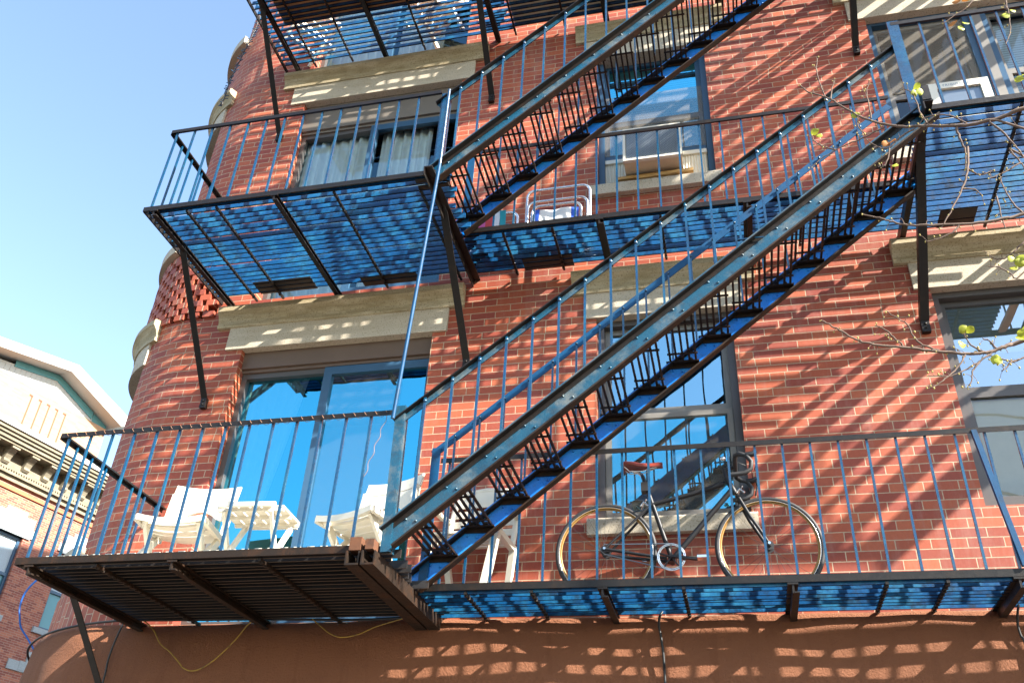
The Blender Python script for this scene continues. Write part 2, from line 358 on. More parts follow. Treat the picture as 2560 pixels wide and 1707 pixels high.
twins = [(tu0, tu1, 4.08, 5.82), (tu0, tu1, 7.215, 8.96), (tu0, tu1, 10.4, 12.2)]
panels = [(XT - R(88), -4.39, 6.20, 7.05)]
OPEN = doors + wins + twins + panels
us = sorted(set([UC - DEP, UC, XT, 12.0] + [a for o in OPEN for a in o[:2]] + [UC + (XT - UC) * i / 28 for i in range(29)]))
zs = sorted(set([BASE, TOP] + [a for o in OPEN for a in o[2:]]))
mb = MB()
for i in range(len(us) - 1):
    for j in range(len(zs) - 1):
        a, b, c, d = us[i], us[i + 1], zs[j], zs[j + 1]; um, zm = (a + b) / 2, (c + d) / 2
        if any(o[0] < um < o[1] and o[2] < zm < o[3] for o in OPEN): continue
        mb.quad([tp(a, 0, c), tp(b, 0, c), tp(b, 0, d), tp(a, 0, d)], [(a, c), (b, c), (b, d), (a, d)], smooth=(b <= XT + 1e-6 and a >= UC - 1e-6))
for o in OPEN:
    dp = 0.07 if o in panels else 0.16
    for uu, sgn in ((o[0], 1), (o[1], -1)):
        p0, p1 = tp(uu, 0, o[2]), tp(uu, -dp, o[2]); q0, q1 = tp(uu, 0, o[3]), tp(uu, -dp, o[3])
        pts = [p0, p1, q1, q0] if sgn < 0 else [p1, p0, q0, q1]
        uvv = [(uu, o[2]), (uu + dp, o[2]), (uu + dp, o[3]), (uu, o[3])]
        mb.quad(pts, uvv if sgn < 0 else [uvv[1], uvv[0], uvv[3], uvv[2]])
    seg = [o[0]] + [x for x in us if o[0] < x < o[1]] + [o[1]]
    for a, b in zip(seg, seg[1:]):
        for zz, fl in ((o[2], False), (o[3], True)):
            pts = [tp(a, 0, zz), tp(b, 0, zz), tp(b, -dp, zz), tp(a, -dp, zz)]
            mb.quad(pts[::-1] if fl else pts, [(a, zz), (b, zz), (b, zz + dp), (a, zz + dp)])
        if o in panels: mb.quad([tp(a, -dp, o[2]), tp(b, -dp, o[2]), tp(b, -dp, o[3]), tp(a, -dp, o[3])], [(a, o[2]), (b, o[2]), (b, o[3]), (a, o[3])])
y1 = RT + DEP
mb.quad([(12, 0, 0), (12, y1, 0), (12, y1, TOP), (12, 0, TOP)], [(0, 0), (y1, 0), (y1, TOP), (0, TOP)])
mb.quad([(12, y1, 0), (XT - RT, y1, 0), (XT - RT, y1, TOP), (12, y1, TOP)], [(0, 0), (17, 0), (17, TOP), (0, TOP)])
mb.build('wall', MB_BRICK, bld)
rf = MB(); prof = [tp(UC - DEP, 0, TOP)] + [tp(UC + (XT - UC) * i / 12, 0, TOP) for i in range(13)] + [(12, 0, TOP), (12, y1, TOP)]
rf.quad(prof).build('roof', 'asphalt', bld)
# projecting chequer of header bricks on the rounded corner
mb = MB()
pu0, pu1, pz0, pz1 = panels[0]
row = 0; z = pz0 + 0.002
while z + 0.062 < pz1 + 0.002:
    u = pu1 - 0.012 - (0.078 if row % 2 else 0.0)
    while u - 0.108 > pu0:
        jit = rng.uniform(-0.006, 0.006); p = 0.03 + rng.uniform(-0.004, 0.004); a, b = u - 0.108 + jit, u + jit
        i = [tp(a, -0.068, z), tp(b, -0.068, z), tp(b, -0.068, z + 0.061), tp(a, -0.068, z + 0.061)]
        q = [tp(a, p, z), tp(b, p, z), tp(b, p, z + 0.061), tp(a, p, z + 0.061)]
        ru = 0.2135 * rng.randint(-40, 40) + 0.05; rv = 0.0656 * rng.randint(0, 60)
        f = lambda pts: mb.quad(pts, [(ru, rv + 0.015), (ru + 0.07, rv + 0.015), (ru + 0.07, rv + 0.05), (ru, rv + 0.05)])
        f(q); f([i[0], q[0], q[3], i[3]]); f([q[1], i[1], i[2], q[2]]); f([i[0], i[1], q[1], q[0]]); f([q[3], q[2], i[2], i[3]])
        u -= 0.156
    z += 0.0656; row += 1
mb.build('chequered_brickwork', MB_BRICK, bld)
# string course over upper corner and soldier course over the base
def arc_profile(prof, ua, ub, n, name, m, parent, ends=True):
    """sweep (outward, z) profile along the wall between ua and ub"""
    g = MB(); k = len(prof)
    st = [ua + (ub - ua) * i / n for i in range(n + 1)]
    v = [tp(u, r_, z_) for u in st for r_, z_ in prof]; f = []
    for i in range(n):
        for j in range(k - 1): f.append((i * k + j, (i + 1) * k + j, (i + 1) * k + j + 1, i * k + j + 1))
    if ends: f.append(tuple(reversed(range(k)))); f.append(tuple(range(n * k, n * k + k)))
    f = [tuple(reversed(x)) for x in f] if ua < ub else f
    g.faces(v, [tuple(reversed(x)) for x in f]); return g.build(name, m, parent)
CAP = [(-0.02, 0), (0.035, 0.0), (0.04, 0.03), (0.03, 0.04), (0.036, 0.07), (0.055, 0.115), (0.08, 0.145), (0.088, 0.15), (0.088, 0.2), (0.075, 0.213), (-0.02, 0.222)]
def lintel(u0, u1, zb, zc, over, n=1):
    zb -= 0.005
    l = arc_profile([(-0.155, zb), (0.022, zb), (0.022, zc), (-0.02, zc), (-0.155, zc)], u0, u1, n, 'lintel', 'stone', bld)
    arc_profile([(a, zc + b) for a, b in CAP], u0 - over, u1 + over, n, 'cap_moulding', 'cap', l)
    return l
for zb, zc in ((5.82, 6.045), (8.955, 9.205), (12.1, 12.35)):
    lintel(-4.185, -2.14, zb, zc, 0.13); lintel(-0.985, 0.275, zb - 0.01, zc, 0.10); lintel(1.505, 3.5, zb - 0.01, zc, 0.10)
    lintel(tu0 - 0.03, tu1 + 0.03, zb, zc, 0.09, 20)
for z1 in (4.08, 7.215, 10.4):
    for (a, b) in ((-0.947, 0.21), (1.58, 3.42)):
        if z1 == 4.08 and a > 1: continue
        arc_profile([(-0.17, z1 - 0.115), (0.055, z1 - 0.115), (0.06, z1 - 0.01), (0.05, z1 + 0.004), (-0.17, z1 + 0.012)], a, b, 1, 'sill', 'stone', bld)
    arc_profile([(-0.17, z1 - 0.115), (0.07, z1 - 0.115), (0.075, z1 - 0.01), (-0.17, z1 + 0.005)], XT - R(88), XT - R(27), 20, 'sill', 'stone', bld)
# soldier course
g = MB(); st = [UC - 3 + (XT - UC + 3) * i / 40 for i in range(41)] + [-4.44]
for a, b in zip(st, st[1:]):
    g.quad([tp(a, 0.012, 3.30), tp(b, 0.012, 3.30), tp(b, 0.012, 3.70), tp(a, 0.012, 3.70)], [(a, 3.3), (b, 3.3), (b, 3.7), (a, 3.7)])
    g.quad([tp(a, 0.012, 3.70), tp(b, 0.012, 3.70), tp(b, 0, 3.72), tp(a, 0, 3.72)], [(a, 3.3), (b, 3.3), (b, 3.3), (a, 3.3)])
g.build('soldier_course', MB_SOLD, bld)
# stucco base, slightly bulging with an uneven top edge
def h1(x): return math.sin(x * 1.7) * 0.5 + math.sin(x * 4.1 + 1.3) * 0.3 + math.sin(x * 9.7 + 0.4) * 0.2
g = MB(); st = [UC - DEP] + [UC - 2 + (12 - UC + 2) * i / 420 for i in range(421)]
zz = [0.0, 1.5, 2.5, 2.7, 2.85, 3.0, 3.1, 3.18, 3.25, 3.31, 3.355, 3.39, 3.405, 3.41]
rr = [0.09, 0.09, 0.09, 0.09, 0.09, 0.088, 0.085, 0.08, 0.075, 0.068, 0.058, 0.042, 0.02, -0.01]
v = []
for u in st:
    top = 0.012 * h1(u * 1.3)
    for z, r_ in zip(zz, rr):
        bulge = 0.016 * h1(u * 1.1 + z * 2.0) * min(1, z) if z < 3.38 else 0.004 * h1(u * 2)
        v.append(tp(u, r_ + bulge, z + (top if z > 3.2 else 0)))
k = len(zz); f = []
for i in range(len(st) - 1):
    for j in range(k - 1): f.append((i * k + j, (i + 1) * k + j, (i + 1) * k + j + 1, i * k + j + 1))
g.faces(v, f, True).build('stucco_base', 'stucco', bld)

# ---------------------------------------------------------------- windows and doors
def rect_frame(g, x0, x1, z0, z1, y0, y1_, t, tb=None):
    tb = t if tb is None else tb
    g.box(x0, x0 + t, y0, y1_, z0, z1); g.box(x1 - t, x1, y0, y1_, z0, z1)
    g.box(x0 + t, x1 - t, y0, y1_, z0, z0 + tb); g.box(x0 + t, x1 - t, y0, y1_, z1 - t, z1)
    return g
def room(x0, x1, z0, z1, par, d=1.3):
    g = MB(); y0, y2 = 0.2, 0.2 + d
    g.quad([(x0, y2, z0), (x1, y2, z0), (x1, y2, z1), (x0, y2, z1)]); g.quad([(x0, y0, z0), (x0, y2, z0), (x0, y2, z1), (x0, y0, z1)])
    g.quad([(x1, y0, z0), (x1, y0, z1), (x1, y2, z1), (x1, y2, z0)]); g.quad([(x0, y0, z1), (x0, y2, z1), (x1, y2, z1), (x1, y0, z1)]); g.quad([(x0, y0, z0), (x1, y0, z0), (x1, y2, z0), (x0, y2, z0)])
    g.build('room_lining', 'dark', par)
def curtain(x0, x1, x0t, x1t, z0, z1, y, par, amp=0.02, folds=9, m='curt'):
    g = MB(); n = folds * 8; v = []; nz = 10
    for j in range(nz + 1):
        tz = j / nz
        for i in range(n + 1):
            s_ = i / n; sag = tz ** 0.7
            x = (x0 + (x1 - x0) * s_) * (1 - sag) + (x0t + (x1t - x0t) * s_) * sag
            v.append((x, y + amp * math.sin(s_ * folds * 2 * math.pi) + 0.4 * amp * math.sin(s_ * folds * 5 + 2 * tz), z0 + (z1 - z0) * tz))
    f = [(j * (n + 1) + i, j * (n + 1) + i + 1, (j + 1) * (n + 1) + i + 1, (j + 1) * (n + 1) + i) for j in range(nz) for i in range(n)]
    g.faces(v, f, True).build('curtain', m, par)
def sliding_door(z0, z1, zh, full, gl='glass', hm='brown'):
    x0, x1 = -4.03, -2.27
    d = bpy.data.objects.new('sliding_door', None); COL.objects.link(d); d.location = (x0, 0, z0); d.parent = bld
    MB().box(x0, x1, 0.06, 0.10, zh + 0.03, z1).box(x0, x1, 0.085, 0.125, zh, zh + 0.03).build('head_panel', hm, d)
    rect_frame(MB(), x0, x1, z0, zh, 0.105, 0.18, 0.05).build('frame', 'bronze', d)
    MB().quad([(x0 + 0.05, 0.155, z0 + 0.05), (-3.2, 0.155, z0 + 0.05), (-3.2, 0.155, zh - 0.05), (x0 + 0.05, 0.155, zh - 0.05)]).build('fixed_pane', gl, d)
    rect_frame(MB(), -3.235, x1 + 0.035, z0 + 0.02, zh - 0.012, 0.075, 0.12, 0.075).build('sliding_panel', 'bframe', d)
    MB().quad([(-3.16, 0.10, z0 + 0.09), (x1 - 0.04, 0.10, z0 + 0.09), (x1 - 0.04, 0.10, zh - 0.08), (-3.16, 0.10, zh - 0.08)]).build('sliding_pane', gl, d)
    if not full: MB().quad([(-3.16, 0.09, z0 + 0.09), (-2.52, 0.09, z0 + 0.09), (-2.52, 0.09, zh - 0.08), (-3.16, 0.09, zh - 0.08)]).build('insect_screen', 'screen2', d)
    g = MB(); hx = -2.283; hz = z0 + 0.98
    g.box(hx - 0.02, hx + 0.02, 0.035, 0.05, hz - 0.075, hz + 0.075).box(hx - 0.012, hx + 0.012, 0.05, 0.08, hz - 0.07, hz - 0.05).box(hx - 0.012, hx + 0.012, 0.05, 0.08, hz + 0.05, hz + 0.07).build('handle', 'cable', d)
    room(x0, x1, z0, z1, d)
    if full:
        curtain(-4.0, -3.25, -4.0, -3.25, z0 + 0.02, zh, 0.205, d, 0.022, 7); curtain(-3.15, -2.62, -3.15, -2.60, z0 + 0.02, zh, 0.205, d, 0.022, 6)
    else:
        curtain(-4.02, -3.86, -4.02, -3.42, z0 + 0.02, zh, 0.19, d, 0.015, 6, 'curtw')
    return d
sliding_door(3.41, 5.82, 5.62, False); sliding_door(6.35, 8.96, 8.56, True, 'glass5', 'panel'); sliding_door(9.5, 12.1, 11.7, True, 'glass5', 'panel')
def sash_window(x0, x1, z0, z1, zm, fm, sm, glz='glass', lowglz='glass', under=None, y=0.09):
    wd = bpy.data.objects.new('window', None); COL.objects.link(wd); wd.location = (x0, 0, z0); wd.parent = bld
    rect_frame(MB(), x0, x1, z0 + 0.002, z1, y - 0.03, y + 0.09, 0.055, 0.035).build('frame', fm, wd)
    a, b = x0 + 0.055, x1 - 0.055
    rect_frame(MB(), a, b, zm - 0.005, z1 - 0.055, y + 0.03, y + 0.065, 0.045, 0.06).build('upper_sash', sm, wd)
    MB().quad([(a + 0.04, y + 0.05, zm + 0.05), (b - 0.04, y + 0.05, zm + 0.05), (b - 0.04, y + 0.05, z1 - 0.1), (a + 0.04, y + 0.05, z1 - 0.1)]).build('upper_pane', glz, wd)
    zl = under if under else z0 + 0.036
    rect_frame(MB(), a + 0.003, b - 0.003, zl, zm - 0.01, y - 0.012, y + 0.025, 0.042, 0.055).build('lower_sash', sm, wd)
    MB().quad([(a + 0.04, y + 0.008, zl + 0.05), (b - 0.04, y + 0.008, zl + 0.05), (b - 0.04, y + 0.008, zm - 0.05), (a + 0.04, y + 0.008, zm - 0.05)]).build('lower_pane', lowglz, wd)
    room(x0, x1, z0, z1, wd)
    return wd
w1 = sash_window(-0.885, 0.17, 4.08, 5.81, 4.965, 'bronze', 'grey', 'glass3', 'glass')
MB().quad([(-0.829, 0.07, 4.12), (0.114, 0.07, 4.12), (0.114, 0.07, 4.95), (-0.829, 0.07, 4.95)]).build('insect_screen', 'screen3', w1)
w2 = sash_window(-0.868, 0.165, 7.215, 9.0, 8.09, 'bframe', 'bframe', under=7.62)
MB().quad([(-0.8, 0.22, 8.1), (0.1, 0.22, 8.1), (0.1, 0.22, 8.95), (-0.8, 0.22, 8.95)]).build('blind', 'blind', w2)
MB().quad([(-0.812, 0.07, 7.66), (0.109, 0.07, 7.66), (0.109, 0.07, 8.44), (-0.812, 0.07, 8.44)]).build('insect_screen', 'screen', w2)
w3 = sash_window(-0.87, 0.165, 10.4, 12.2, 11.3, 'bframe', 'bframe')
w4 = sash_window(1.62, 3.36, 4.08, 5.81, 4.96, 'bronze', 'bronze', 'glass4', 'glass2')
MB().box(1.66, 3.3, 0.125, 0.13, 4.1, 4.95).build('shade', 'shade', w4); MB().box(1.66, 3.3, 0.15, 0.16, 5.30, 5.78).build('roller_shade', 'shade', w4)
w5 = sash_window(1.65, 2.53, 7.215, 8.96, 7.96, 'bframe', 'grey', 'glass2', 'glass2')
MB().quad([(1.706, 0.07, 7.97), (2.474, 0.07, 7.97), (2.474, 0.07, 8.83), (1.706, 0.07, 8.83)]).build('insect_screen', 'screen', w5)
w6 = sash_window(2.62, 3.36, 7.215, 8.96, 8.1, 'bframe', 'grey', 'glass2', 'glass2')
MB().quad([(2.68, 0.22, 7.3), (3.3, 0.22, 7.3), (3.3, 0.22, 8.9), (2.68, 0.22, 8.9)]).build('blind', 'blind', w6)
MB().box(2.53, 2.62, 0.04, 0.16, 7.225, 8.955).build('mullion', 'grey', bld)
sash_window(1.65, 3.36, 10.4, 12.2, 11.3, 'bframe', 'bframe')
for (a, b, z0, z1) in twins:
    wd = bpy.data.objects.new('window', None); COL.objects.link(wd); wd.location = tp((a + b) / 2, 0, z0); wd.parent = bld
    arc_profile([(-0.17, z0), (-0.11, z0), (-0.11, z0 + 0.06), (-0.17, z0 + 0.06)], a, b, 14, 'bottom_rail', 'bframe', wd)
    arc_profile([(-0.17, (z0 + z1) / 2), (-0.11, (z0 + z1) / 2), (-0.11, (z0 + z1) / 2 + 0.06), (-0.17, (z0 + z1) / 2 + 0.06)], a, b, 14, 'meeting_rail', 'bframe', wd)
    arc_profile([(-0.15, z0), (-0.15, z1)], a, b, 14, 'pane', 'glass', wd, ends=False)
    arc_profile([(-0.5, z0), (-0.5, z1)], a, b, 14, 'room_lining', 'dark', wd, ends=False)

# ================================================================ FIRE ESCAPE
YD, YS = -1.30, -0.60            # front edge of the deep and of the shallow parts
SP = 0.1675                       # baluster spacing
def grating(par, x0, x1, yf, F, m, pitch=0.06, hgt=0.05, ragL=0.0, ragR=0.0, back=-0.07, warp=0.0, jit=0.05, m2='slatedge', th=0.006):
    g = MB(); y = yf + 0.03
    while y < back:
        a = x0 - rng.uniform(0, ragL); b = x1 + rng.uniform(0, ragR)
        n = 6; top = F + 0.02 + rng.uniform(-0.002, 0.002); ph = rng.uniform(0, 6); wv = warp * rng.uniform(0.3, 1)
        tilt = rng.uniform(-0.004, 0.004)
        v = []
        for i in range(n + 1):
            x = a + (b - a) * i / n; dy = wv * math.sin(ph + i * 1.3); dz = wv * 0.5 * math.sin(ph * 2 + i)
            v += [(x, y + dy - th + tilt, top - hgt + dz), (x, y + dy + th + tilt, top - hgt + dz), (x, y + dy + th, top + dz), (x, y + dy - th, top + dz)]
        f = []
        for i in range(n):
            for k in range(4): f.append((i * 4 + k, i * 4 + (k + 1) % 4, i * 4 + 4 + (k + 1) % 4, i * 4 + 4 + k))
        f += [(3, 2, 1, 0), (n * 4, n * 4 + 1, n * 4 + 2, n * 4 + 3)]
        for i in range(0, n * 4, 4): g.mi[len(g.f) + i] = 1
        g.faces(v, f); y += pitch * rng.uniform(1 - jit, 1 + jit)
    return g.build('floor_grating', m, par, m2=m2)
def beam(par, x, yf, F, m='black', w_=0.055, h_=0.05, yw=0.0):
    zt = F - 0.031
    g = MB().box(x - w_ / 2, x + w_ / 2, yf - 0.015, yw, zt - 0.011, zt)            # top flange of a tee / angle
    g.box(x - 0.006, x + 0.006, yf - 0.01, yw, zt - h_, zt - 0.011)
    g.box(x + 0.006, x + w_ / 2 + 0.004, yf - 0.012, yw, zt - h_, zt - h_ + 0.009)
    for k in range(3): g.tube([(x + 0.005, yf + 0.12 + k * 0.06, zt - 0.03), (x + 0.018, yf + 0.12 + k * 0.06, zt - 0.03)], 0.009, 6)
    return g.build('beam', m, par)
def crossbar(par, x, yf, F, m='black', yw=-0.03):
    g = MB(); zt = F - 0.032; y = yf
    g.bar((x, yf, zt - 0.01), (x, yw, zt - 0.01), 0.018, 0.018)
    y = yf + 0.03
    while y < yw - 0.02:
        g.tube([(x, y, zt - 0.026), (x, y, zt - 0.01)], 0.013, 6); y += 0.06
    return g.build('cross_bar', m, par)
def brace(par, x, F, m='black', yk=-0.86, drop=0.98, w_=0.055):
    zk = F - 0.06
    p, q = Vector((x, yk, zk)), Vector((x, -0.035, zk - drop)); d = (q - p).normalized(); nrm = Vector((1, 0, 0)).cross(d)
    g = MB().bar(p, q, w_, 0.007, nrm)
    g.obox((p + q) / 2 + Vector((-w_ / 2 + 0.0035, 0, 0)) + nrm * 0.026, d * ((q - p).length / 2), Vector((0.0035, 0, 0)), nrm * 0.022)
    g.bar(p + Vector((0, -0.10, 0.032)), p + Vector((0, 0.004, 0.0)), w_ * 0.98, 0.008, (0, 0, 1))
    g.box(x - w_ / 2 + 0.002, x + w_ / 2 - 0.002, -0.04, -0.003, q.z - 0.09, q.z + 0.004)
    for k in (0.025, 0.06): g.sphere((x, -0.042, q.z - k), 0.011, 6, 4)
    return g.build('brace', m, par)
def edge(par, x0, x1, y, F, m='black'):
    g = MB().box(x0, x1, y - 0.006, y + 0.006, F - 0.026, F + 0.018).box(x0, x1, y + 0.006, y + 0.036, F + 0.012, F + 0.018)
    return g.build('edge_angle', m, par)
def railing(par, p0, p1, F, xs, hgt=0.87, m='blue', bot=True, bw=0.0145, post=None):
    """level railing between plan points p0,p1 ; xs = distances of balusters from p0"""
    a, b = Vector((*p0, 0)), Vector((*p1, 0)); L = (b - a).length; d = (b - a) / L; zt = F + hgt
    g = MB().bar(a + Vector((0, 0, zt)), b + Vector((0, 0, zt)), 0.036, 0.012)
    nn = d.cross(Vector((0, 0, 1)))
    g.bar(a + nn * 0.016 + Vector((0, 0, zt - 0.016)), b + nn * 0.016 + Vector((0, 0, zt - 0.016)), 0.005, 0.024)
    r = g.build('railing', 'black', par)
    for s_ in xs:
        q = a + d * s_; hb = bw / 2
        j = rng.uniform(-0.004, 0.004)
        bl = MB().bar((q.x + j, q.y, F + 0.018), (q.x, q.y, zt - 0.005), bw, bw, (d.x, d.y, 0)).build('baluster', m, r)
    return r
def rng_pos(first, last, step=SP):
    o = []; x = first
    while x <= last + 1e-6: o.append(x); x += step
    return o

F1, F2, F3 = 3.44, 6.36, 9.54
# ---- lower balcony
b1 = thing('fire_escape_balcony', 'lowest fire escape balcony, carrying the bicycle and white folding chairs, rusty underneath', 'fire escape', (-4.25, 0, F1), 'fire escape balconies')
grating(b1, -4.34, -1.99, YD, F1, 'matshade', ragR=0.16, warp=0.002, m2='rustedge')
grating(b1, -1.96, 4.3, YS, F1 - 0.012, 'slat', pitch=0.066, hgt=0.050, warp=0.004, back=-0.05, jit=0.24, th=0.007)
edge(b1, -4.36, -1.98, YD, F1, 'rust'); edge(b1, -1.90, 4.32, YS, F1, 'black')
MB().box(-4.362, -4.35, YD + 0.007, 0, F1 - 0.026, F1 + 0.018).build('edge_angle', 'black', b1)
for x in (-4.25, -3.25): beam(b1, x, YD + 0.01, F1, 'rust', 0.065, 0.06)
for x in (-2.07, -1.975): 
    zt = F1 - 0.032
    g = MB().box(x - 0.04, x + 0.04, YD - 0.06, 0, zt - 0.085, zt - 0.074).box(x - 0.04, x - 0.031, YD - 0.06, 0, zt - 0.074, zt).box(x + 0.031, x + 0.04, YD - 0.05, 0, zt - 0.074, zt)
    g.build('beam', 'rust', b1)
MB().box(-2.10, -2.03, YD - 0.05, YD + 0.03, F1 - 0.028, F1 + 0.05).box(-2.00, -1.95, YD - 0.055, YD + 0.03, F1 - 0.026, F1 + 0.035).build('rusted_end_bracket', 'brightrust', b1)
for x in (-0.76, 0.34, 1.53, 2.75, 4.2): beam(b1, x, YS, F1, 'black', 0.06, 0.06)
for x in (-3.78, -2.68): crossbar(b1, x, YD + 0.01, F1, 'rust')
for x in (-1.62, -1.2, -0.28, 0.85, 1.17, 2.1, 3.4): crossbar(b1, x, YS, F1)
brace(b1, -4.26, F1, 'black', -0.84, 0.70, 0.05)
railing(b1, (-4.345, YD), (-1.96, YD), F1, rng_pos(0.06, 2.36), 0.88)
railing(b1, (-4.345, -0.02), (-4.345, YD), F1, rng_pos(0.11, 1.25), 0.88)
railing(b1, (-1.86, YS), (4.3, YS), F1, rng_pos(0.06, 6.1), 0.88)
MB().bar((1.49, YS - 0.01, F1 + 0.87), (1.575, YS - 0.01, F1 + 0.03), 0.03, 0.03, (0, 1, 0)).build('rail_post', 'railblue', b1)
# ---- middle balcony
b2 = thing('fire_escape_balcony', 'middle fire escape balcony with bright blue slats underneath, level with the air conditioner', 'fire escape', (-4.25, 0, F2), 'fire escape balconies')
grating(b2, -4.33, -1.92, YD, F2, 'slat', pitch=0.060, hgt=0.047, ragR=0.18, warp=0.002)
grating(b2, -1.88, 1.49, YS, F2, 'slat', pitch=0.060, hgt=0.047, ragL=0.02, warp=0.002)
grating(b2, 1.53, 2.45, YD, F2, 'slat', pitch=0.060, hgt=0.047, ragL=0.05, warp=0.002)
for x0, wd_, sk in ((2.54, 0.06, 0.02), (2.72, 0.14, -0.05), (3.04, 0.06, 0.06), (3.26, 0.13, -0.02), (3.56, 0.05, 0.05), (3.75, 0.18, 0.0), (4.06, 0.22, -0.02)):
    MB().obox((x0 + wd_ / 2, YD / 2, F2 + 0.012), (wd_ / 2, 0, 0), (sk, 0.64, 0), (0, 0, 0.014)).build('shadow_plank', 'plank', b2)  # unseen planks added to cast diagonal shadow bands on the wall
edge(b2, -4.36, -1.90, YD, F2); edge(b2, -1.86, 1.49, YS, F2); edge(b2, 1.50, 4.32, YD, F2)
MB().box(-4.362, -4.35, YD + 0.007, 0, F2 - 0.026, F2 + 0.018).build('edge_angle', 'black', b2)
MB().box(4.30, 4.312, YD + 0.007, 0, F2 - 0.026, F2 + 0.018).build('edge_angle', 'black', b2)
for x in (-4.25, -3.2, 2.7, 3.2, 4.25): beam(b2, x, YD, F2, 'black', 0.06, 0.055)
for x in (-1.92, 1.51): 
    zt = F2 - 0.032
    MB().box(x - 0.032, x + 0.032, YD - 0.10, 0, zt - 0.01, zt).box(x - 0.032, x - 0.024, YD - 0.10, 0, zt - 0.075, zt - 0.01).build('beam', 'black', b2)
MB().box(1.48, 1.535, YD - 0.105, YD - 0.045, F2 - 0.03, F2 + 0.10).build('bolted_end_plate', 'black', b2)
for k in (0, 1): MB().box(-2.06, -1.82, YD + 0.02 + 0.07 * k, YD + 0.055 + 0.07 * k, F2 - 0.045, F2 - 0.031).build('packing_plate', 'rust', b2)
for x in (-0.77, 0.35): beam(b2, x, YS, F2, 'black', 0.06, 0.055)
for x in (-3.98, -3.72, -2.72, 2.1, 2.95, 3.7): crossbar(b2, x, YD + 0.03, F2)
crossbar(b2, -2.05, YD + 0.1, F2)
for x in (-1.55, -1.15, -0.3, 0.75, 1.1): crossbar(b2, x, YS + 0.02, F2)
brace(b2, -4.25, F2); brace(b2, -1.94, F2, 'black', -0.92, 0.80, 0.06); brace(b2, 1.52, F2, 'black', -0.95, 0.80, 0.062); brace(b2, 4.25, F2)
railing(b2, (-4.345, YD), (-1.93, YD), F2, rng_pos(0.05, 2.3), 0.875)
railing(b2, (-4.345, -0.02), (-4.345, YD), F2, rng_pos(0.12, 1.25), 0.875)
railing(b2, (-1.80, YS), (1.50, YS), F2, rng_pos(0.17, 3.28), 0.88)
railing(b2, (1.44, YD), (4.3, YD), F2, rng_pos(0.19, 2.8), 0.875)
MB().bar((1.455, YD - 0.012, F2 - 0.05), (1.455, YD - 0.012, F2 + 0.89), 0.075, 0.01, (0, 1, 0)).bar((1.488, YD + 0.02, F2 - 0.05), (1.488, YD + 0.02, F2 + 0.89), 0.008, 0.05, (0, 1, 0)).build('corner_post', 'blue', b2)
# ---- upper balcony
b3 = thing('fire_escape_balcony', 'topmost fire escape balcony with open slats, cut off by the top of the picture', 'fire escape', (-4.25, 0, F3), 'fire escape balconies')
grating(b3, -4.33, -1.92, YD, F3, 'slat', pitch=0.062, hgt=0.042, ragR=0.2)
grating(b3, -1.88, 1.49, YS, F3, 'slat', pitch=0.062, hgt=0.042, ragL=0.2)
grating(b3, 1.53, 1.9, YD, F3, 'slat', pitch=0.062, hgt=0.042)
for x0, wd_, sk in ((1.98, 0.13, 0.03), (2.24, 0.06, -0.05), (2.42, 0.16, 0.02), (2.75, 0.07, 0.06), (2.95, 0.14, -0.02), (3.25, 0.06, 0.05), (3.45, 0.2, 0.0), (3.85, 0.1, 0.03), (4.08, 0.2, -0.02)):
    MB().obox((x0 + wd_ / 2, YD / 2, F3 + 0.012), (wd_ / 2, 0, 0), (sk, 0.64, 0), (0, 0, 0.014)).build('shadow_plank', 'plank', b3)  # more added planks, out of view, shaping the upper wall's shadow bands
edge(b3, -4.36, -1.90, YD, F3); edge(b3, -1.86, 1.49, YS, F3); edge(b3, 1.50, 4.32, YD, F3)
MB().box(-4.362, -4.35, YD + 0.007, 0, F3 - 0.026, F3 + 0.018).build('edge_angle', 'black', b3)
for x in (-4.20, -3.17, -1.92, 1.51, 2.7, 3.2, 4.25): beam(b3, x, YD, F3, 'black', 0.06, 0.055)
for x in (-0.77, 0.35): beam(b3, x, YS, F3, 'black', 0.06, 0.055)
for x in (-3.98, -3.55, -2.72, -1.72, 2.1, 3.7): crossbar(b3, x, YD + 0.03, F3)
for x in (-1.2, -0.3, 0.75, 1.1): crossbar(b3, x, YS + 0.02, F3)
brace(b3, -4.22, F3); brace(b3, -1.93, F3, 'black', -0.92, 0.86, 0.06); brace(b3, 1.51, F3, 'black', -0.9, 0.93, 0.055); brace(b3, 4.25, F3)
railing(b3, (-4.345, YD), (-1.93, YD), F3, rng_pos(0.05, 2.3), 0.875)
railing(b3, (-4.345, -0.02), (-4.345, YD), F3, rng_pos(0.12, 1.25), 0.875)
railing(b3, (-1.80, YS), (1.50, YS), F3, rng_pos(0.17, 3.28), 0.88)
railing(b3, (1.44, YD), (4.3, YD), F3, rng_pos(0.19, 2.8), 0.875)

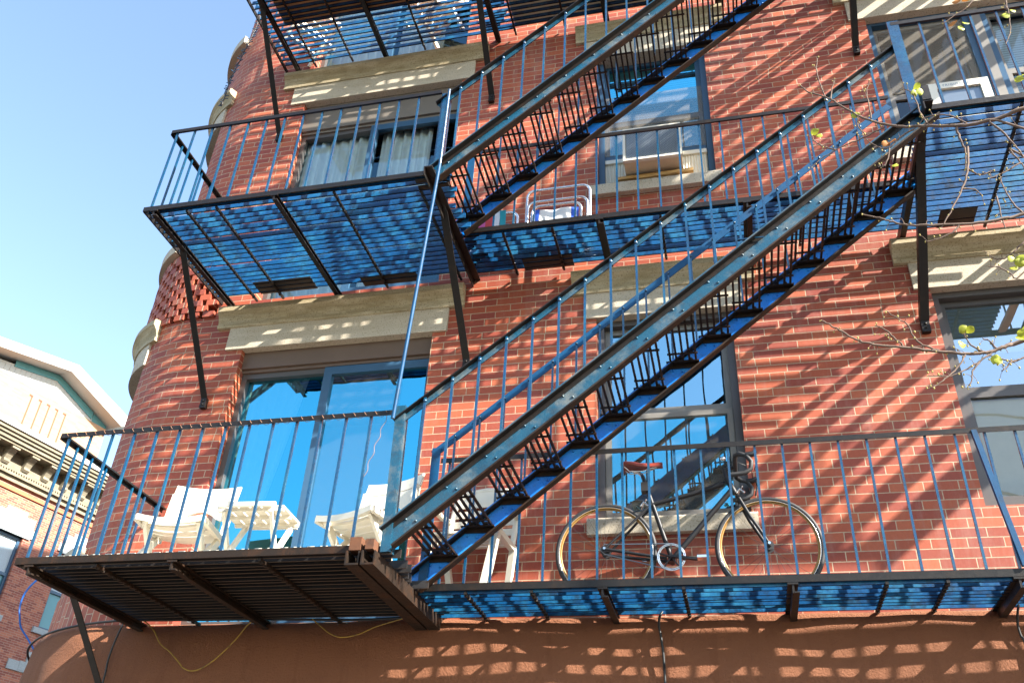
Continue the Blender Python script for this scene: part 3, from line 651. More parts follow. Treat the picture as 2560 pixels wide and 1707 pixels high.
# ---- stairs
def stairs(label, xa, xb, zt0, slope, dep, n, rz0, top_m, x_foot):
    """zt(x)= zt0+slope*(x-xa) is the top of the outer stringer"""
    t = thing('fire_escape_staircase', label, 'staircase', (xa, YD, zt0), 'fire escape staircases')
    yo, yi = -1.275, -0.62
    zt = lambda x: zt0 + slope * (x - xa)
    zr = lambda x: rz0 + slope * (x - xa) * 0.985
    cs = 1 / math.sqrt(1 + slope * slope); d = Vector((cs, 0, slope * cs)); nn = Vector((-slope * cs, 0, cs))
    def channel(y, xa_, xb_, m, off=0.0):
        H = dep * cs; c0 = Vector((xa_, y, zt(xa_) + off)); L = (xb_ - xa_) / cs
        g = MB()
        mid = c0 + d * L / 2 - nn * H / 2
        g.obox(mid, d * L / 2, Vector((0, 0.003, 0)), nn * (H / 2))
        g.obox(mid + nn * (H / 2 - 0.004) + Vector((0, -0.026, 0)), d * L / 2, Vector((0, 0.023, 0)), nn * 0.004)
        st = 0.0
        k = 0.15
        while k < L:
            for q in (0.33, 0.66): g.sphere(c0 + d * (k + (0.04 if q > 0.5 else 0)) - nn * H * q + Vector((0, -0.004, 0)), 0.009, 6, 4)
            k += 0.294
        o = g.build('stringer', m, t)
        # rusty lower flange
        MB().obox(mid - nn * (H / 2 + 0.002) + Vector((0, -0.025, 0)), d * (L / 2), Vector((0, 0.028, 0)), nn * 0.0055).build('lower_flange', 'rust', o)
        MB().obox(mid + nn * (H / 2 - 0.0115) + Vector((0, -0.029, 0)), d * (L / 2), Vector((0, 0.0215, 0)), nn * 0.003).obox(mid + nn * (H / 2 - (0.028 if y == yo else 0.019)) + Vector((0, -0.0055, 0)), d * (L / 2), Vector((0, 0.002, 0)), nn * (0.0135 if y == yo else 0.004)).build('upper_band', 'black', o)  # black strips under the top flange and along the web's upper edge
    channel(yo, xa - 0.05, xb, top_m); channel(yi, x_foot, xb + 0.01, 'deepblue')
    run = (xb - xa) / n; 
    for i in range(n):
        x = xa + run * (i + 0.55); z = zt(x) - 0.066
        g = MB()
        for k in range(5):
            xx = x - 0.088 + k * 0.043 + rng.uniform(-0.002, 0.002)
            g.bar((xx, yo + 0.004, z + 0.004), (xx, yi - 0.004, z + 0.004), 0.014, 0.014)
        for y in (yo + 0.16, yi - 0.14): g.bar((x - 0.10, y, z - 0.008), (x + 0.10, y, z - 0.008), 0.012, 0.01)
        tr = g.build('tread', 'rust', t)
        for y, s_ in ((yi, -1), (yo, 1)):
            a = MB()
            a.box(x - 0.115, x + 0.105, min(y + s_ * 0.004, y + s_ * 0.012), max(y + s_ * 0.004, y + s_ * 0.012), z - 0.042, z - 0.003).box(x - 0.115, x + 0.105, min(y + s_ * 0.012, y + s_ * 0.05), max(y + s_ * 0.012, y + s_ * 0.05), z - 0.013, z - 0.004)
            for k in (-0.06, 0.05): a.sphere((x + k, y + s_ * 0.03, z + 0.008), 0.017, 6, 4)
            a.build('tread_bracket', 'rust', tr)
    # handrails
    xs = rng_pos(xa + 0.13, xb - 0.1)
    g = MB(); a = Vector((xa - 0.06, yo - 0.012, zr(xa - 0.06))); b = Vector((xb - 0.02, yo - 0.012, zr(xb - 0.02)))
    g.bar(a, b, 0.045, 0.007, nn); g.bar(a - nn * 0.022 + Vector((0, 0.018, 0)), b - nn * 0.022 + Vector((0, 0.018, 0)), 0.006, 0.04, nn)
    r = g.build('handrail', 'black', t)
    MB().bar(a - nn * 0.026 + Vector((0, 0.0125, 0)), b - nn * 0.026 + Vector((0, 0.0125, 0)), 0.005, 0.036, nn).build('rail_face', 'stringer', r)
    for x in xs:
        MB().bar((x, yo - 0.012, zt(x)), (x, yo - 0.012, zr(x) - 0.006), 0.0145, 0.0145, (1, 0, 0)).sphere((x, yo - 0.016, zr(x) - 0.03), 0.014, 6, 4).sphere((x, yo - 0.012, zt(x) + 0.012), 0.017, 6, 4).build('baluster', 'blue', r)
    g = MB(); zi = lambda x: zr(x) - 0.02 + 0.08
    g.bar((xa - 0.02, yi, zi(xa - 0.02)), (xb, yi, zi(xb)), 0.007, 0.055, nn)
    r2 = g.build('handrail', 'railblue', t)
    for x in xs:
        MB().bar((x, yi - 0.008, zt(x) - 0.02), (x, yi - 0.008, zi(x)), 0.0135, 0.0135, (1, 0, 0)).sphere((x, yi - 0.018, zi(x)), 0.010, 6, 4).build('baluster', 'blue', r2)
    return t, zt, zr, zi
t1, zt, zr, zi = stairs('lower fire escape stair rising from the bicycle balcony to the balcony above', -1.90, 1.49, 3.595, 0.824, 0.185, 15, 4.315, 'stringer', -2.0)
MB().bar((-1.905, -1.285, F1 - 0.02), (-1.925, -1.285, 4.37), 0.06, 0.008, (0, 1, 0)).bar((-1.876, -1.255, F1 - 0.02), (-1.896, -1.255, 4.37), 0.008, 0.055, (0, 1, 0)).build('newel_post', 'stringer', t1)
MB().bar((-1.895, -0.63, F1), (-1.895, -0.63, 4.40), 0.06, 0.012, (0, 1, 0)).build('newel_post', 'railblue', t1)
MB().box(0.22, 0.38, -1.30, -1.292, zt(0.3) + 0.0, zt(0.3) + 0.005).build('splice_plate', 'blue', t1)
t2, zt, zr, zi = stairs('upper fire escape stair rising past the air conditioner to the topmost balcony', -1.91, 1.50, 6.44, 0.88, 0.20, 16, 7.175, 'stringer', -1.95)
MB().bar((-1.90, -1.285, F2 - 0.02), (-1.90, -1.285, 7.23), 0.06, 0.008, (0, 1, 0)).bar((-1.872, -1.255, F2 - 0.02), (-1.872, -1.255, 7.23), 0.008, 0.055, (0, 1, 0)).build('newel_post', 'blue', t2)
MB().bar((-1.86, -0.63, F2), (-1.86, -0.63, 7.26), 0.06, 0.012, (0, 1, 0)).build('newel_post', 'railblue', t2)
MB().tube([(-1.86, -1.325, F2 + 0.86), (-1.86, -1.325, F2 - 0.02)], 0.0125, 8).build('rail_post', 'blue', b2)
g = MB()
g.tube([(-1.83, -1.40, F2 - 0.03), (-1.945, -1.345, 4.25)], 0.0125, 8).build('hanger_rod', 'railblue', None)
tag(bpy.data.objects['hanger_rod'], 'long thin blue iron rod slanting down from the middle balcony to the lowest railing', 'rod')

# ================================================================ THINGS ON THE BALCONIES
def folding_chair(label, loc, yaw):
    t = thing('folding_chair', label, 'chair', group='white plastic folding chairs')
    W = 0.235
    g = MB()
    for i in range(5):   # seat slats, front to back; y=-0.2 front
        y = -0.21 + i * 0.085; z = 0.415 - 0.02 * math.sin((i + 0.3) / 5 * 3.1) - (0.0 if i else -0.006)
        n = 8; v = []
        for k in range(n + 1):
            x = -W + 2 * W * k / n; dz = -0.028 * (1 - (x / W) ** 2)
            v += [(x, y, z + dz), (x, y + 0.072, z + dz - 0.006), (x, y + 0.072, z + dz - 0.022), (x, y, z + dz - 0.022 - (0.02 if i == 0 else 0))]
        f = []
        for k in range(n):
            for q in range(4): f.append((k * 4 + q, k * 4 + 4 + q, k * 4 + 4 + (q + 1) % 4, k * 4 + (q + 1) % 4))
        f += [(0, 1, 2, 3), (n * 4 + 3, n * 4 + 2, n * 4 + 1, n * 4)]
        g.faces(v, f)
    for s_ in (-1, 1): g.bar((s_ * W, -0.2, 0.39), (s_ * W, 0.21, 0.375), 0.03, 0.04)
    seat = g.build('seat', 'white', t)
    def slat(z0, z1, notch):
        n = 12; v = []
        for k in range(n + 1):
            s_ = -1 + 2 * k / n; x = s_ * 0.245; bow = 0.035 * (1 - s_ * s_)
            zb = z0 + (max(0, 0.075 - 0.09 * (s_ * 1.6) ** 2 * 1.0) if notch else 0) ; ztp = z1 + (0.012 * s_ * s_ if not notch else 0)
            lean = lambda z: 0.17 + (z - 0.4) * 0.26
            v += [(x, lean(zb) + bow - 0.011, zb), (x, lean(zb) + bow + 0.011, zb), (x, lean(ztp) + bow + 0.011, ztp), (x, lean(ztp) + bow - 0.011, ztp)]
        f = []
        for k in range(n):
            for q in range(4): f.append((k * 4 + q, k * 4 + 4 + q, k * 4 + 4 + (q + 1) % 4, k * 4 + (q + 1) % 4))
        f += [(0, 1, 2, 3), (n * 4 + 3, n * 4 + 2, n * 4 + 1, n * 4)]
        return MB().faces(v, f)
    slat(0.735, 0.825, False).build('backrest', 'white', t); slat(0.545, 0.728, True).build('backrest', 'white', t)
    for s_ in (-1, 1):
        x = s_ * 0.225
        MB().bar((x, -0.20, 0.0), (x, 0.19, 0.41), 0.028, 0.05, (0, 1, 0)).bar((x, 0.19, 0.41), (x, 0.245, 0.74), 0.026, 0.055, (0, 1, 0)).build('leg', 'white', t)
        x = s_ * 0.19
        MB().bar((x, 0.22, 0.0), (x, -0.15, 0.39), 0.026, 0.048, (0, 1, 0)).build('leg', 'white', t)
    MB().bar((-0.2, 0.12, 0.10), (0.2, 0.12, 0.10), 0.04, 0.02).bar((-0.22, -0.11, 0.10), (0.22, -0.11, 0.10), 0.04, 0.02).build('stretcher', 'white', t)
    t.location = loc; t.rotation_euler = (0, 0, yaw); return t
FM = F1 + 0.047
folding_chair('white plastic folding chair in the left corner of the lowest balcony, seat towards the street', (-3.70, -0.66, FM), R(9))
folding_chair('white plastic folding chair beside the foot of the stair, turned towards the small white table', (-2.37, -0.60, FM), R(-18))
tb = thing('folding_table', 'small white plastic slatted folding table standing between the two folding chairs', 'table')
g = MB()
for i in range(6):
    a = -0.24 + i * 0.082; y0, y2 = -0.205 + (0.05 if i in (0, 5) else 0), 0.205 - (0.05 if i in (0, 5) else 0)
    g.box(a, a + 0.066, y0, y2, 0.475, 0.49)
for y in (-0.14, 0.0, 0.14): g.box(-0.235, 0.235, y - 0.012, y + 0.012, 0.452, 0.4745)
g.box(-0.20, 0.20, -0.215, -0.195, 0.462, 0.492).box(-0.20, 0.20, 0.195, 0.215, 0.462, 0.492)
g.build('tabletop', 'white', tb)
for x in (-0.17, 0.17):
    for s_ in (1, -1): MB().bar((x + 0.014 * s_, -0.17 * s_, 0), (x + 0.014 * s_, 0.15 * s_, 0.452), 0.024, 0.036, (0, 1, 0)).build('leg', 'white', tb)
tb.location = (-3.14, -0.62, FM); tb.rotation_euler = (0, 0, R(4))
# stacking armchair by the wall, behind the stair foot
sc = thing('resin_armchair', 'white resin garden armchair with slatted back, half hidden behind the foot of the stair', 'chair')
g = MB()
for k in range(6):
    y = -0.21 + k * 0.078; g.box(-0.23, 0.23, y, y + 0.05, 0.385 + 0.003 * k, 0.40 + 0.003 * k)
for s_ in (-1, 1): g.box(s_ * 0.245 - 0.02, s_ * 0.245 + 0.02, -0.22, 0.24, 0.36, 0.402)
g.build('seat', 'white', sc)
g = MB(); n = 10
outer = [(-0.25 + 0.02 * math.sin(i), 0) for i in range(2)]
for s_ in (-1, 1): g.tube([(s_ * 0.235, 0.22, 0.38), (s_ * 0.245, 0.27, 0.6), (s_ * 0.23, 0.32, 0.78), (s_ * 0.15, 0.335, 0.86), (0, 0.335, 0.875)], 0.022, 8)
for k in range(5):
    z = 0.44 + 0.08 * k; g.bar((-0.235, 0.235 + 0.2 * (z - 0.4), z), (0.235, 0.235 + 0.2 * (z - 0.4), z), 0.014, 0.05)
g.bar((-0.2, 0.325, 0.82), (0.2, 0.325, 0.82), 0.014, 0.08)
g.build('backrest', 'white', sc)
for s_ in (-1, 1):
    MB().tube([(s_ * 0.27, -0.24, 0.6), (s_ * 0.29, -0.1, 0.63), (s_ * 0.28, 0.15, 0.625), (s_ * 0.245, 0.27, 0.62)], 0.022, 8).build('armrest', 'white', sc)
    MB().bar((s_ * 0.185, -0.25, 0.0), (s_ * 0.285, -0.22, 0.61), 0.045, 0.075, (0, 1, 0)).build('leg', 'white', sc)
    MB().bar((s_ * 0.19, 0.30, 0.0), (s_ * 0.25, 0.21, 0.4), 0.04, 0.06, (0, 1, 0)).build('leg', 'white', sc)
sc.location = (-1.70, -0.295, F1 + 0.025); sc.rotation_euler = (0, 0, R(-4)); sc.scale = (1, 0.8, 1)
# deck mat
dm = thing('deck_mat', 'white interlocking plastic deck tiles covering the lowest balcony under the chairs', 'mat', (-3.1, -0.7, F1 + 0.02))
MB().box(-4.20, -2.12, -1.20, -0.06, F1 + 0.022, F1 + 0.034).build('underside', 'planter', dm)
g = MB().box(-4.20, -2.12, -1.20, -0.06, F1 + 0.035, F1 + 0.046)
x = -4.2
while x < -2.15: g.box(x, x + 0.045, -1.245, -1.2005, F1 + 0.024, F1 + 0.046); x += 0.085
g.build('tile_surface', 'offwhite', dm)
# thin dark plates set flush in the slats, and a mat above
for i, (x0, x1, y0, y1_, z, lab) in enumerate([
    (-3.91, -3.36, -0.27, -0.10, F2, 'dark tray between the slats of the middle balcony, nearest the rounded corner'),
    (-2.93, -2.42, -0.19, -0.06, F2, 'dark tray under the middle balcony slats close to the hanging blue rod'),
    (-1.48, -1.06, -0.20, -0.05, F2, 'dark tray under the slats below the folded beach chairs'),
    (1.76, 2.02, -0.26, -0.05, F2, 'short dark tray under the middle balcony slats right of the long stair')]):
    p = thing('dark_plate', lab, 'plate', ((x0 + x1) / 2, (y0 + y1_) / 2, z - 0.0255), 'dark plates under the middle balcony')
    g = MB().box(x0, x1, y0, y1_, z - 0.0255, z - 0.019)
    g.build('plate', 'planter', p)
tag(MB().box(-1.72, 0.25, -0.52, -0.08, F3 + 0.022, F3 + 0.03).build('straw_mat', 'straw', None), 'beige woven mat lying on the topmost balcony, seen through the slats', 'mat')
# brown table and white chair legs on the topmost balcony
tt = thing('wooden_boards', 'dark brown wooden boards lying on the slats of the topmost balcony', 'boards', (-3.3, -0.9, F3 + 0.022))
for k in range(4): MB().box(-4.12, -2.35, -1.255 + k * 0.176, -1.082 + k * 0.176, F3 + 0.022, F3 + 0.05).build('board', 'plank', tt)
folding_chair('white plastic folding chair on the topmost balcony, seen from below through the slats', (-4.0, -0.28, F3 + 0.022), R(60))
folding_chair('white plastic folding chair on the topmost balcony by the door and boards', (-2.55, -0.26, F3 + 0.022), R(-30))

# beach chairs
def beach_chair(label, x0, x1, y, z0, z1, mats, name='folded_beach_chair', st=0.33):
    t = thing(name, label, 'beach chair', ((x0 + x1) / 2, y, z0), 'folded beach chairs')
    def U(a, b, yy, zt_, r_=0.0125):
        c = 0.07; pts = [(a, yy, z0)]
        for k in range(6): th = math.pi / 2 * k / 5; pts.append((a + c - c * math.cos(th), yy, zt_ - c + c * math.sin(th)))
        for k in range(6): th = math.pi / 2 * k / 5; pts.append((b - c + c * math.sin(th), yy, zt_ - c + c * math.cos(th)))
        pts.append((b, yy, z0)); return pts
    MB().tube(U(x0, x1, y, z1), 0.0135, 10).build('frame', 'alu', t)
    MB().tube(U(x0 + 0.02, x1 - 0.015, y - 0.04, z1 - 0.17), 0.0125, 10).build('frame', 'alu', t)
    MB().tube(U(x0 + 0.07, x1 - 0.06, y - 0.09, z1 - 0.27), 0.0125, 10).build('frame', 'alu', t)
    MB().bar((x0 - 0.005, y - 0.055, z0 + 0.20), (x1 + 0.005, y - 0.055, z0 + 0.20), 0.018, 0.02).build('hinge_bar', 'alu', t)
    # folded sling: bands of webbing
    zt_ = z1 - st; n = len(mats); xa, xb = x0 + 0.09, x1 - 0.08
    for k, (m, f0, f1) in enumerate(mats):
        g = MB(); nz = 6; v = []
        for i in range(nz + 1):
            for s_ in range(9):
                x = xa + (xb - xa) * (f0 + (f1 - f0) * s_ / 8); z = z0 + 0.02 + (zt_ - z0 - 0.02) * i / nz
                v.append((x, y - 0.115 + 0.012 * math.sin(i * 1.1 + k) + 0.01 * math.sin(x * 30), z))
        f = [(i * 9 + s_, i * 9 + s_ + 1, (i + 1) * 9 + s_ + 1, (i + 1) * 9 + s_) for i in range(nz) for s_ in range(8)]
        g.faces(v, f, True).build('sling', m, t)
    return t
beach_chair('folded aluminium beach chair with blue and white webbing, left of the air conditioner', -1.455, -0.905, -0.22, F2 + 0.02, 7.07, [('webblue', 0, 0.14), ('webwhite', 0.14, 0.84), ('webblue', 0.84, 1.0)])
beach_chair('folded beach chair with pink, red and teal webbing at the foot of the upper stair', -1.96, -1.53, -0.22, F2 + 0.02, 6.85, [('webpink', 0, 0.35), ('webred', 0.35, 0.62), ('webwhite', 0.62, 0.8), ('webteal', 0.8, 1.0)], st=0.06)

# air conditioner and its boards
ac = thing('air_conditioner', 'beige window air conditioner with a mesh back resting on two boards in the middle window', 'air conditioner', (-0.36, -0.1, 7.30))
ax0, ax1, ay0, ay1, az0, az1 = -0.612, -0.112, -0.215, 0.11, 7.30, 7.68
MB().box(ax0, ax1, ay0 + 0.03, ay1, az0, az1).box(ax0 + 0.2, ax0 + 0.3, ay0 + 0.05, ay0 + 0.12, az0 - 0.004, az0).build('casing', 'beige', ac)
rect_frame(MB(), ax0 - 0.004, ax1 + 0.004, az0 - 0.002, az1 + 0.004, ay0 - 0.004, ay0 + 0.03, 0.022).build('rim', 'offwhite', ac)
MB().quad([(ax0 + 0.022, ay0 + 0.024, az0 + 0.02), (ax1 - 0.022, ay0 + 0.024, az0 + 0.02), (ax1 - 0.022, ay0 + 0.024, az1 - 0.018), (ax0 + 0.022, ay0 + 0.024, az1 - 0.018)]).build('condenser_fins', 'grille', ac)
g = MB(); p = 0.024; x = ax0 + 0.022 - 0.4
while x < ax1:
    for s_ in (1, -1):
        a0, b0 = x, x + 0.34 * 0.9
        pts = [(x, az0 + 0.02), (x + 0.34 * 1.2, az1 - 0.018)] if s_ > 0 else [(x, az1 - 0.018), (x + 0.34 * 1.2, az0 + 0.02)]
        (xa, za), (xb, zb) = pts
        lo, hi = ax0 + 0.022, ax1 - 0.022
        if xb <= lo or xa >= hi: continue
        def at(xx): return za + (zb - za) * (xx - xa) / (xb - xa)
        c0, c1 = max(xa, lo), min(xb, hi)
        g.bar((c0, ay0 + 0.008 + 0.003 * s_, at(c0)), (c1, ay0 + 0.008 + 0.003 * s_, at(c1)), 0.003, 0.0045, (0, 1, 0))
    x += p
g.build('wire_grille', 'mesh', ac)
for a, b in ((-0.81, ax0 - 0.003), (ax1 + 0.003, 0.105)):
    g = MB(); n = int((b - a) / 0.0125); v = []
    for i in range(n + 1): 
        x = a + (b - a) * i / n; y = 0.085 + (0.01 if i % 2 else 0); v += [(x, y, 7.232), (x, y, 7.57)]
    g.faces(v, [(2 * i, 2 * i + 2, 2 * i + 3, 2 * i + 1) for i in range(n)]); g.box(a, b, 0.07, 0.10, 7.57, 7.615).build('side_panel', 'offwhite', ac)
tag(MB().obox((-0.36, -0.02, 7.268), (0.335, 0.0, 0.004), (0, 0.028, 0), (0, 0, 0.016)).build('pine_board', 'wood', None), 'long yellow pine board wedged under the air conditioner', 'board', 'boards under the air conditioner')
tag(MB().obox((-0.33, -0.055, 7.236), (0.19, -0.012, 0.0), (0, 0.018, 0), (0, 0, 0.0135)).build('pine_board', 'wood', None), 'short pine stick lying on the sill below the longer board', 'board', 'boards under the air conditioner')
a2 = thing('air_conditioner', 'white window air conditioner with lettered front rim low in the upper right window', 'air conditioner', (2.2, 0, 7.25))
MB().box(1.99, 2.44, -0.06, 0.14, 7.40, 7.86).build('casing', 'offwhite', a2)
rect_frame(MB(), 1.975, 2.455, 7.39, 7.875, -0.085, -0.0605, 0.07).build('rim', 'offwhite', a2)
MB().quad([(2.04, -0.0625, 7.45), (2.39, -0.0625, 7.45), (2.39, -0.0625, 7.81), (2.04, -0.0625, 7.81)]).build('condenser_fins', 'grille', a2)
fc = bpy.data.curves.new('lettering', 'FONT'); fc.body = 'FRIGIDAIRE'; fc.size = 0.034; fc.align_x = 'CENTER'; fc.space_character = 1.25; fc.extrude = 0.0006; fc.materials.append(M_['grille'])
ft = bpy.data.objects.new('lettering_curve', fc); COL.objects.link(ft)
lm = bpy.data.meshes.new_from_object(ft.evaluated_get(bpy.context.evaluated_depsgraph_get())); bpy.data.objects.remove(ft)
fo = bpy.data.objects.new('lettering', lm); COL.objects.link(fo); fo.location = (2.2, -0.0855, 7.828); fo.rotation_euler = (R(90), 0, 0); fo.parent = a2; fo.matrix_parent_inverse = world_of(a2).inverted()

# ---------------------------------------------------------------- bicycle
bk = thing('bicycle', 'black drop bar road bicycle with a brown saddle leaning beside the railing', 'bicycle', (-0.27, -0.30, F1 + 0.02))
BY = -0.30; RW = 0.338
rh, fh, bb, sc_, hb, ht = [Vector((a, BY, b)) for a, b in ((-0.79, 3.80), (0.25, 3.80), (-0.362, 3.735), (-0.474, 4.12), (0.072, 4.17), (0.022, 4.285))]
def P(x, z, dy=0.0): return Vector((x, BY + dy, z))
g = MB()
g.tube([bb, sc_ + Vector((-0.02, 0, 0.07))], 0.0155, 10); g.tube([sc_ + Vector((0.0, 0, 0.0)), P(-0.2, 4.185), P(0.0, 4.245)], [0.015, 0.016, 0.018], 10); g.tube([bb, P(0.055, 4.205)], 0.0185, 10)
g.tube([hb, ht], 0.019, 10)
for s_ in (-1, 1):
    g.tube([sc_ + Vector((0, 0.02 * s_, 0)), rh + Vector((0, 0.06 * s_, 0))], 0.0085, 8); g.tube([bb + Vector((-0.03, 0.03 * s_, 0)), rh + Vector((0, 0.06 * s_, 0))], 0.0105, 8)
    g.tube([rh + Vector((0, 0.058 * s_, 0)), rh + Vector((0, 0.064 * s_, 0))], 0.024, 8)
g.tube([bb + Vector((0, -0.04, 0)), bb + Vector((0, 0.04, 0))], 0.023, 12)
g.build('frame', 'bikeblack', bk)
g = MB().tube([P(0.085, 4.14, -0.03), P(0.085, 4.14, 0.03)], 0.014, 8)
for s_ in (-1, 1): g.tube([P(0.085, 4.14, 0.03 * s_), P(0.15, 3.99, 0.045 * s_), P(0.2, 3.9, 0.052 * s_), fh + Vector((0, 0.055 * s_, 0))], [0.013, 0.0125, 0.0105, 0.008], 8)
g.build('fork', 'bikeblack', bk)
def circ(c, r, n, dy=0.0): return [Vector((c.x + r * math.cos(2 * math.pi * k / n), c.y + dy, c.z + r * math.sin(2 * math.pi * k / n))) for k in range(n)]
for c, rim_m in ((rh, 'tan'), (fh, 'tan')):
    wh = bpy.data.objects.new('wheel', None); COL.objects.link(wh); wh.location = c; wh.parent = bk; wh.matrix_parent_inverse = world_of(bk).inverted()
    MB().tube(circ(c, RW - 0.0155, 64), 0.0155, 10, True).build('tyre', 'rubber', wh)
    g = MB()
    for dy in (-0.009, 0.009): g.tube(circ(c, RW - 0.031, 64, dy), 0.0045, 6, True)
    g.tube(circ(c, RW - 0.039, 64), 0.0065, 6, True).build('rim', 'tan', wh)
    g = MB()
    for dy in (-0.0125, 0.0125): g.tube(circ(c, RW - 0.0285, 64, dy), 0.0016, 6, True)
    g.build('brake_track', 'alu', wh)
    g = MB()
    for k in range(28):
        a = 2 * math.pi * k / 28; s_ = 1 if k % 2 else -1; b = a + (0.5 if (k // 2) % 2 else -0.5)
        g.tube([c + Vector((0.02 * math.cos(b + 0.6), 0.028 * s_, 0.02 * math.sin(b + 0.6))), c + Vector(((RW - 0.045) * math.cos(a), 0.0, (RW - 0.045) * math.sin(a)))], 0.0011, 4)
    g.build('spokes', 'rubber', wh)
    MB().tube([c + Vector((0, -0.055, 0)), c + Vector((0, 0.055, 0))], 0.014, 10).tube([c + Vector((0, -0.032, 0)), c + Vector((0, -0.026, 0))], 0.03 if c is fh else 0.034, 12).tube([c + Vector((0, 0.026, 0)), c + Vector((0, 0.032, 0))], 0.03, 12).build('hub', 'rubber', wh)
MB().tube([fh + Vector((0, -0.075, 0)), fh + Vector((0, 0.075, 0))], 0.009, 8).tube([rh + Vector((0, -0.08, 0)), rh + Vector((0, 0.08, 0))], 0.009, 8).build('axle_nuts', 'chrome', bk)
sp = MB().tube([P(-0.49, 4.18), P(-0.535, 4.335)], 0.0135, 10).build('seatpost', 'bikeblack', bk)
MB().tube([P(-0.533, 4.33), P(-0.56, 4.36), P(-0.60, 4.375)], 0.012, 8).build('post_head', 'chrome', sp)
# saddle
v = []; n = 12; prof = [(-0.675, 0.075, 0.0), (-0.65, 0.078, 0.012), (-0.60, 0.07, 0.008), (-0.55, 0.045, 0.0), (-0.48, 0.022, 0.0), (-0.42, 0.018, 0.004), (-0.395, 0.012, 0.0)]
for x, hw, dz in prof:
    for k in range(n):
        a = 2 * math.pi * k / n; v.append((x, BY + hw * math.cos(a), 4.408 + dz + (0.02 if math.sin(a) < 0 else 0.018) * math.sin(a) - 0.02 * (abs(math.cos(a)) ** 3)))
f = [(i * n + k, i * n + (k + 1) % n, (i + 1) * n + (k + 1) % n, (i + 1) * n + k) for i in range(len(prof) - 1) for k in range(n)] + [tuple(range(n)), tuple(reversed(range((len(prof) - 1) * n, len(prof) * n)))]
sd = MB().faces(v, f, True).build('saddle', 'leather', bk)
g = MB()
for s_ in (-1, 1): g.tube([P(-0.655, 4.395, 0.035 * s_), P(-0.62, 4.362, 0.022 * s_), P(-0.53, 4.36, 0.02 * s_), P(-0.43, 4.395, 0.008 * s_)], 0.0035, 6)
g.build('saddle_rails', 'chrome', sd)
MB().box(-0.545, -0.49, BY - 0.03, BY + 0.03, 4.21, 4.275).build('rear_light', 'planter', bk)
# stem and bars
g = MB().tube([ht, P(0.012, 4.35)], 0.014, 8).tube([P(0.012, 4.345), P(0.085, 4.365)], 0.014, 8).build('stem', 'bikeblack', bk)
g = MB()
def drop(s_):
    y = 0.205 * s_
    return [P(0.085, 4.365, 0), P(0.085, 4.365, 0.1 * s_), P(0.09, 4.365, 0.17 * s_), P(0.115, 4.36, y), P(0.16, 4.345, y), P(0.187, 4.30, y), P(0.18, 4.25, y), P(0.14, 4.222, y), P(0.08, 4.215, y), P(0.045, 4.215, y)]
for s_ in (-1, 1): g.tube(drop(s_), 0.0155, 10)
hbar = g.build('handlebar', 'rubber', bk)
for s_ in (-1, 1):
    y = 0.205 * s_
    MB().tube([P(0.155, 4.35, y), P(0.20, 4.352, y), P(0.222, 4.372, y)], [0.017, 0.019, 0.012], 8).tube([P(0.215, 4.36, y), P(0.225, 4.31, y), P(0.205, 4.24, y)], 0.006, 6).build('brake_lever', 'bikeblack', hbar)
g = MB().tube([P(0.04, 4.36, 0.02), P(0.10, 4.42, 0.04), P(0.19, 4.40, 0.10), P(0.2, 4.36, 0.19)], 0.0025, 5).tube([P(0.04, 4.36, -0.02), P(0.10, 4.41, -0.05), P(0.17, 4.40, -0.12), P(0.2, 4.36, -0.19)], 0.0025, 5).build('brake_cables', 'cable', bk)
MB().sphere(P(0.01, 4.40, -0.06), 0.02, 10, 8, (1, 1, 0.8)).build('bell', 'chrome', bk)
for c, z in ((P(0.10, 4.155, -0.02), 0), (P(-0.53, 4.10, -0.0), 0)):
    MB().tube([c + Vector((-0.02, -0.03, 0.0)), c + Vector((0, -0.03, 0.03)), c + Vector((0.03, -0.03, 0.0))], 0.008, 6).tube([c + Vector((-0.02, 0.03, 0)), c + Vector((0, 0.0, 0.03)), c + Vector((0.02, -0.03, 0.045))], 0.006, 6).build('brake_caliper', 'chrome', bk)
cc = bb + Vector((0, -0.055, 0))
g = MB().tube(circ(cc, 0.088, 40), 0.0045, 6, True).tube(circ(cc, 0.079, 40), 0.0045, 6, True)
cs_ = g.build('chainring', 'chrome', bk)
g = MB()
for k in range(5):
    a = 2 * math.pi * k / 5 + 0.3; g.bar(cc, cc + Vector((0.078 * math.cos(a), 0, 0.078 * math.sin(a))), 0.007, 0.018, (0, 1, 0))
g.build('spider', 'rubber', cs_)
cr_ = MB().bar(cc + Vector((0, -0.012, 0)), cc + Vector((0.19, -0.02, -0.03)), 0.014, 0.026, (0, 1, 0)).bar(bb + Vector((0, 0.06, 0)), bb + Vector((-0.17, 0.065, 0.03)), 0.014, 0.024, (0, 1, 0)).build('crank_arms', 'bikeblack', bk)
MB().box(cc.x + 0.165, cc.x + 0.225, cc.y - 0.105, cc.y - 0.03, cc.z - 0.045, cc.z - 0.03).build('pedal', 'chrome', bk)
MB().box(bb.x - 0.20, bb.x - 0.14, bb.y + 0.075, bb.y + 0.15, bb.z + 0.022, bb.z + 0.037).build('pedal', 'chrome', bk)
MB().tube([cc + Vector((0.0, 0, 0.088)), rh + Vector((0, -0.055, 0.033)), rh + Vector((-0.033, -0.055, 0)), rh + Vector((0, -0.055, -0.033)), cc + Vector((0, 0, -0.088))], 0.004, 5).build('chain', 'grille', bk)

bk.location = (-0.27, -0.23, F1 - 0.012)

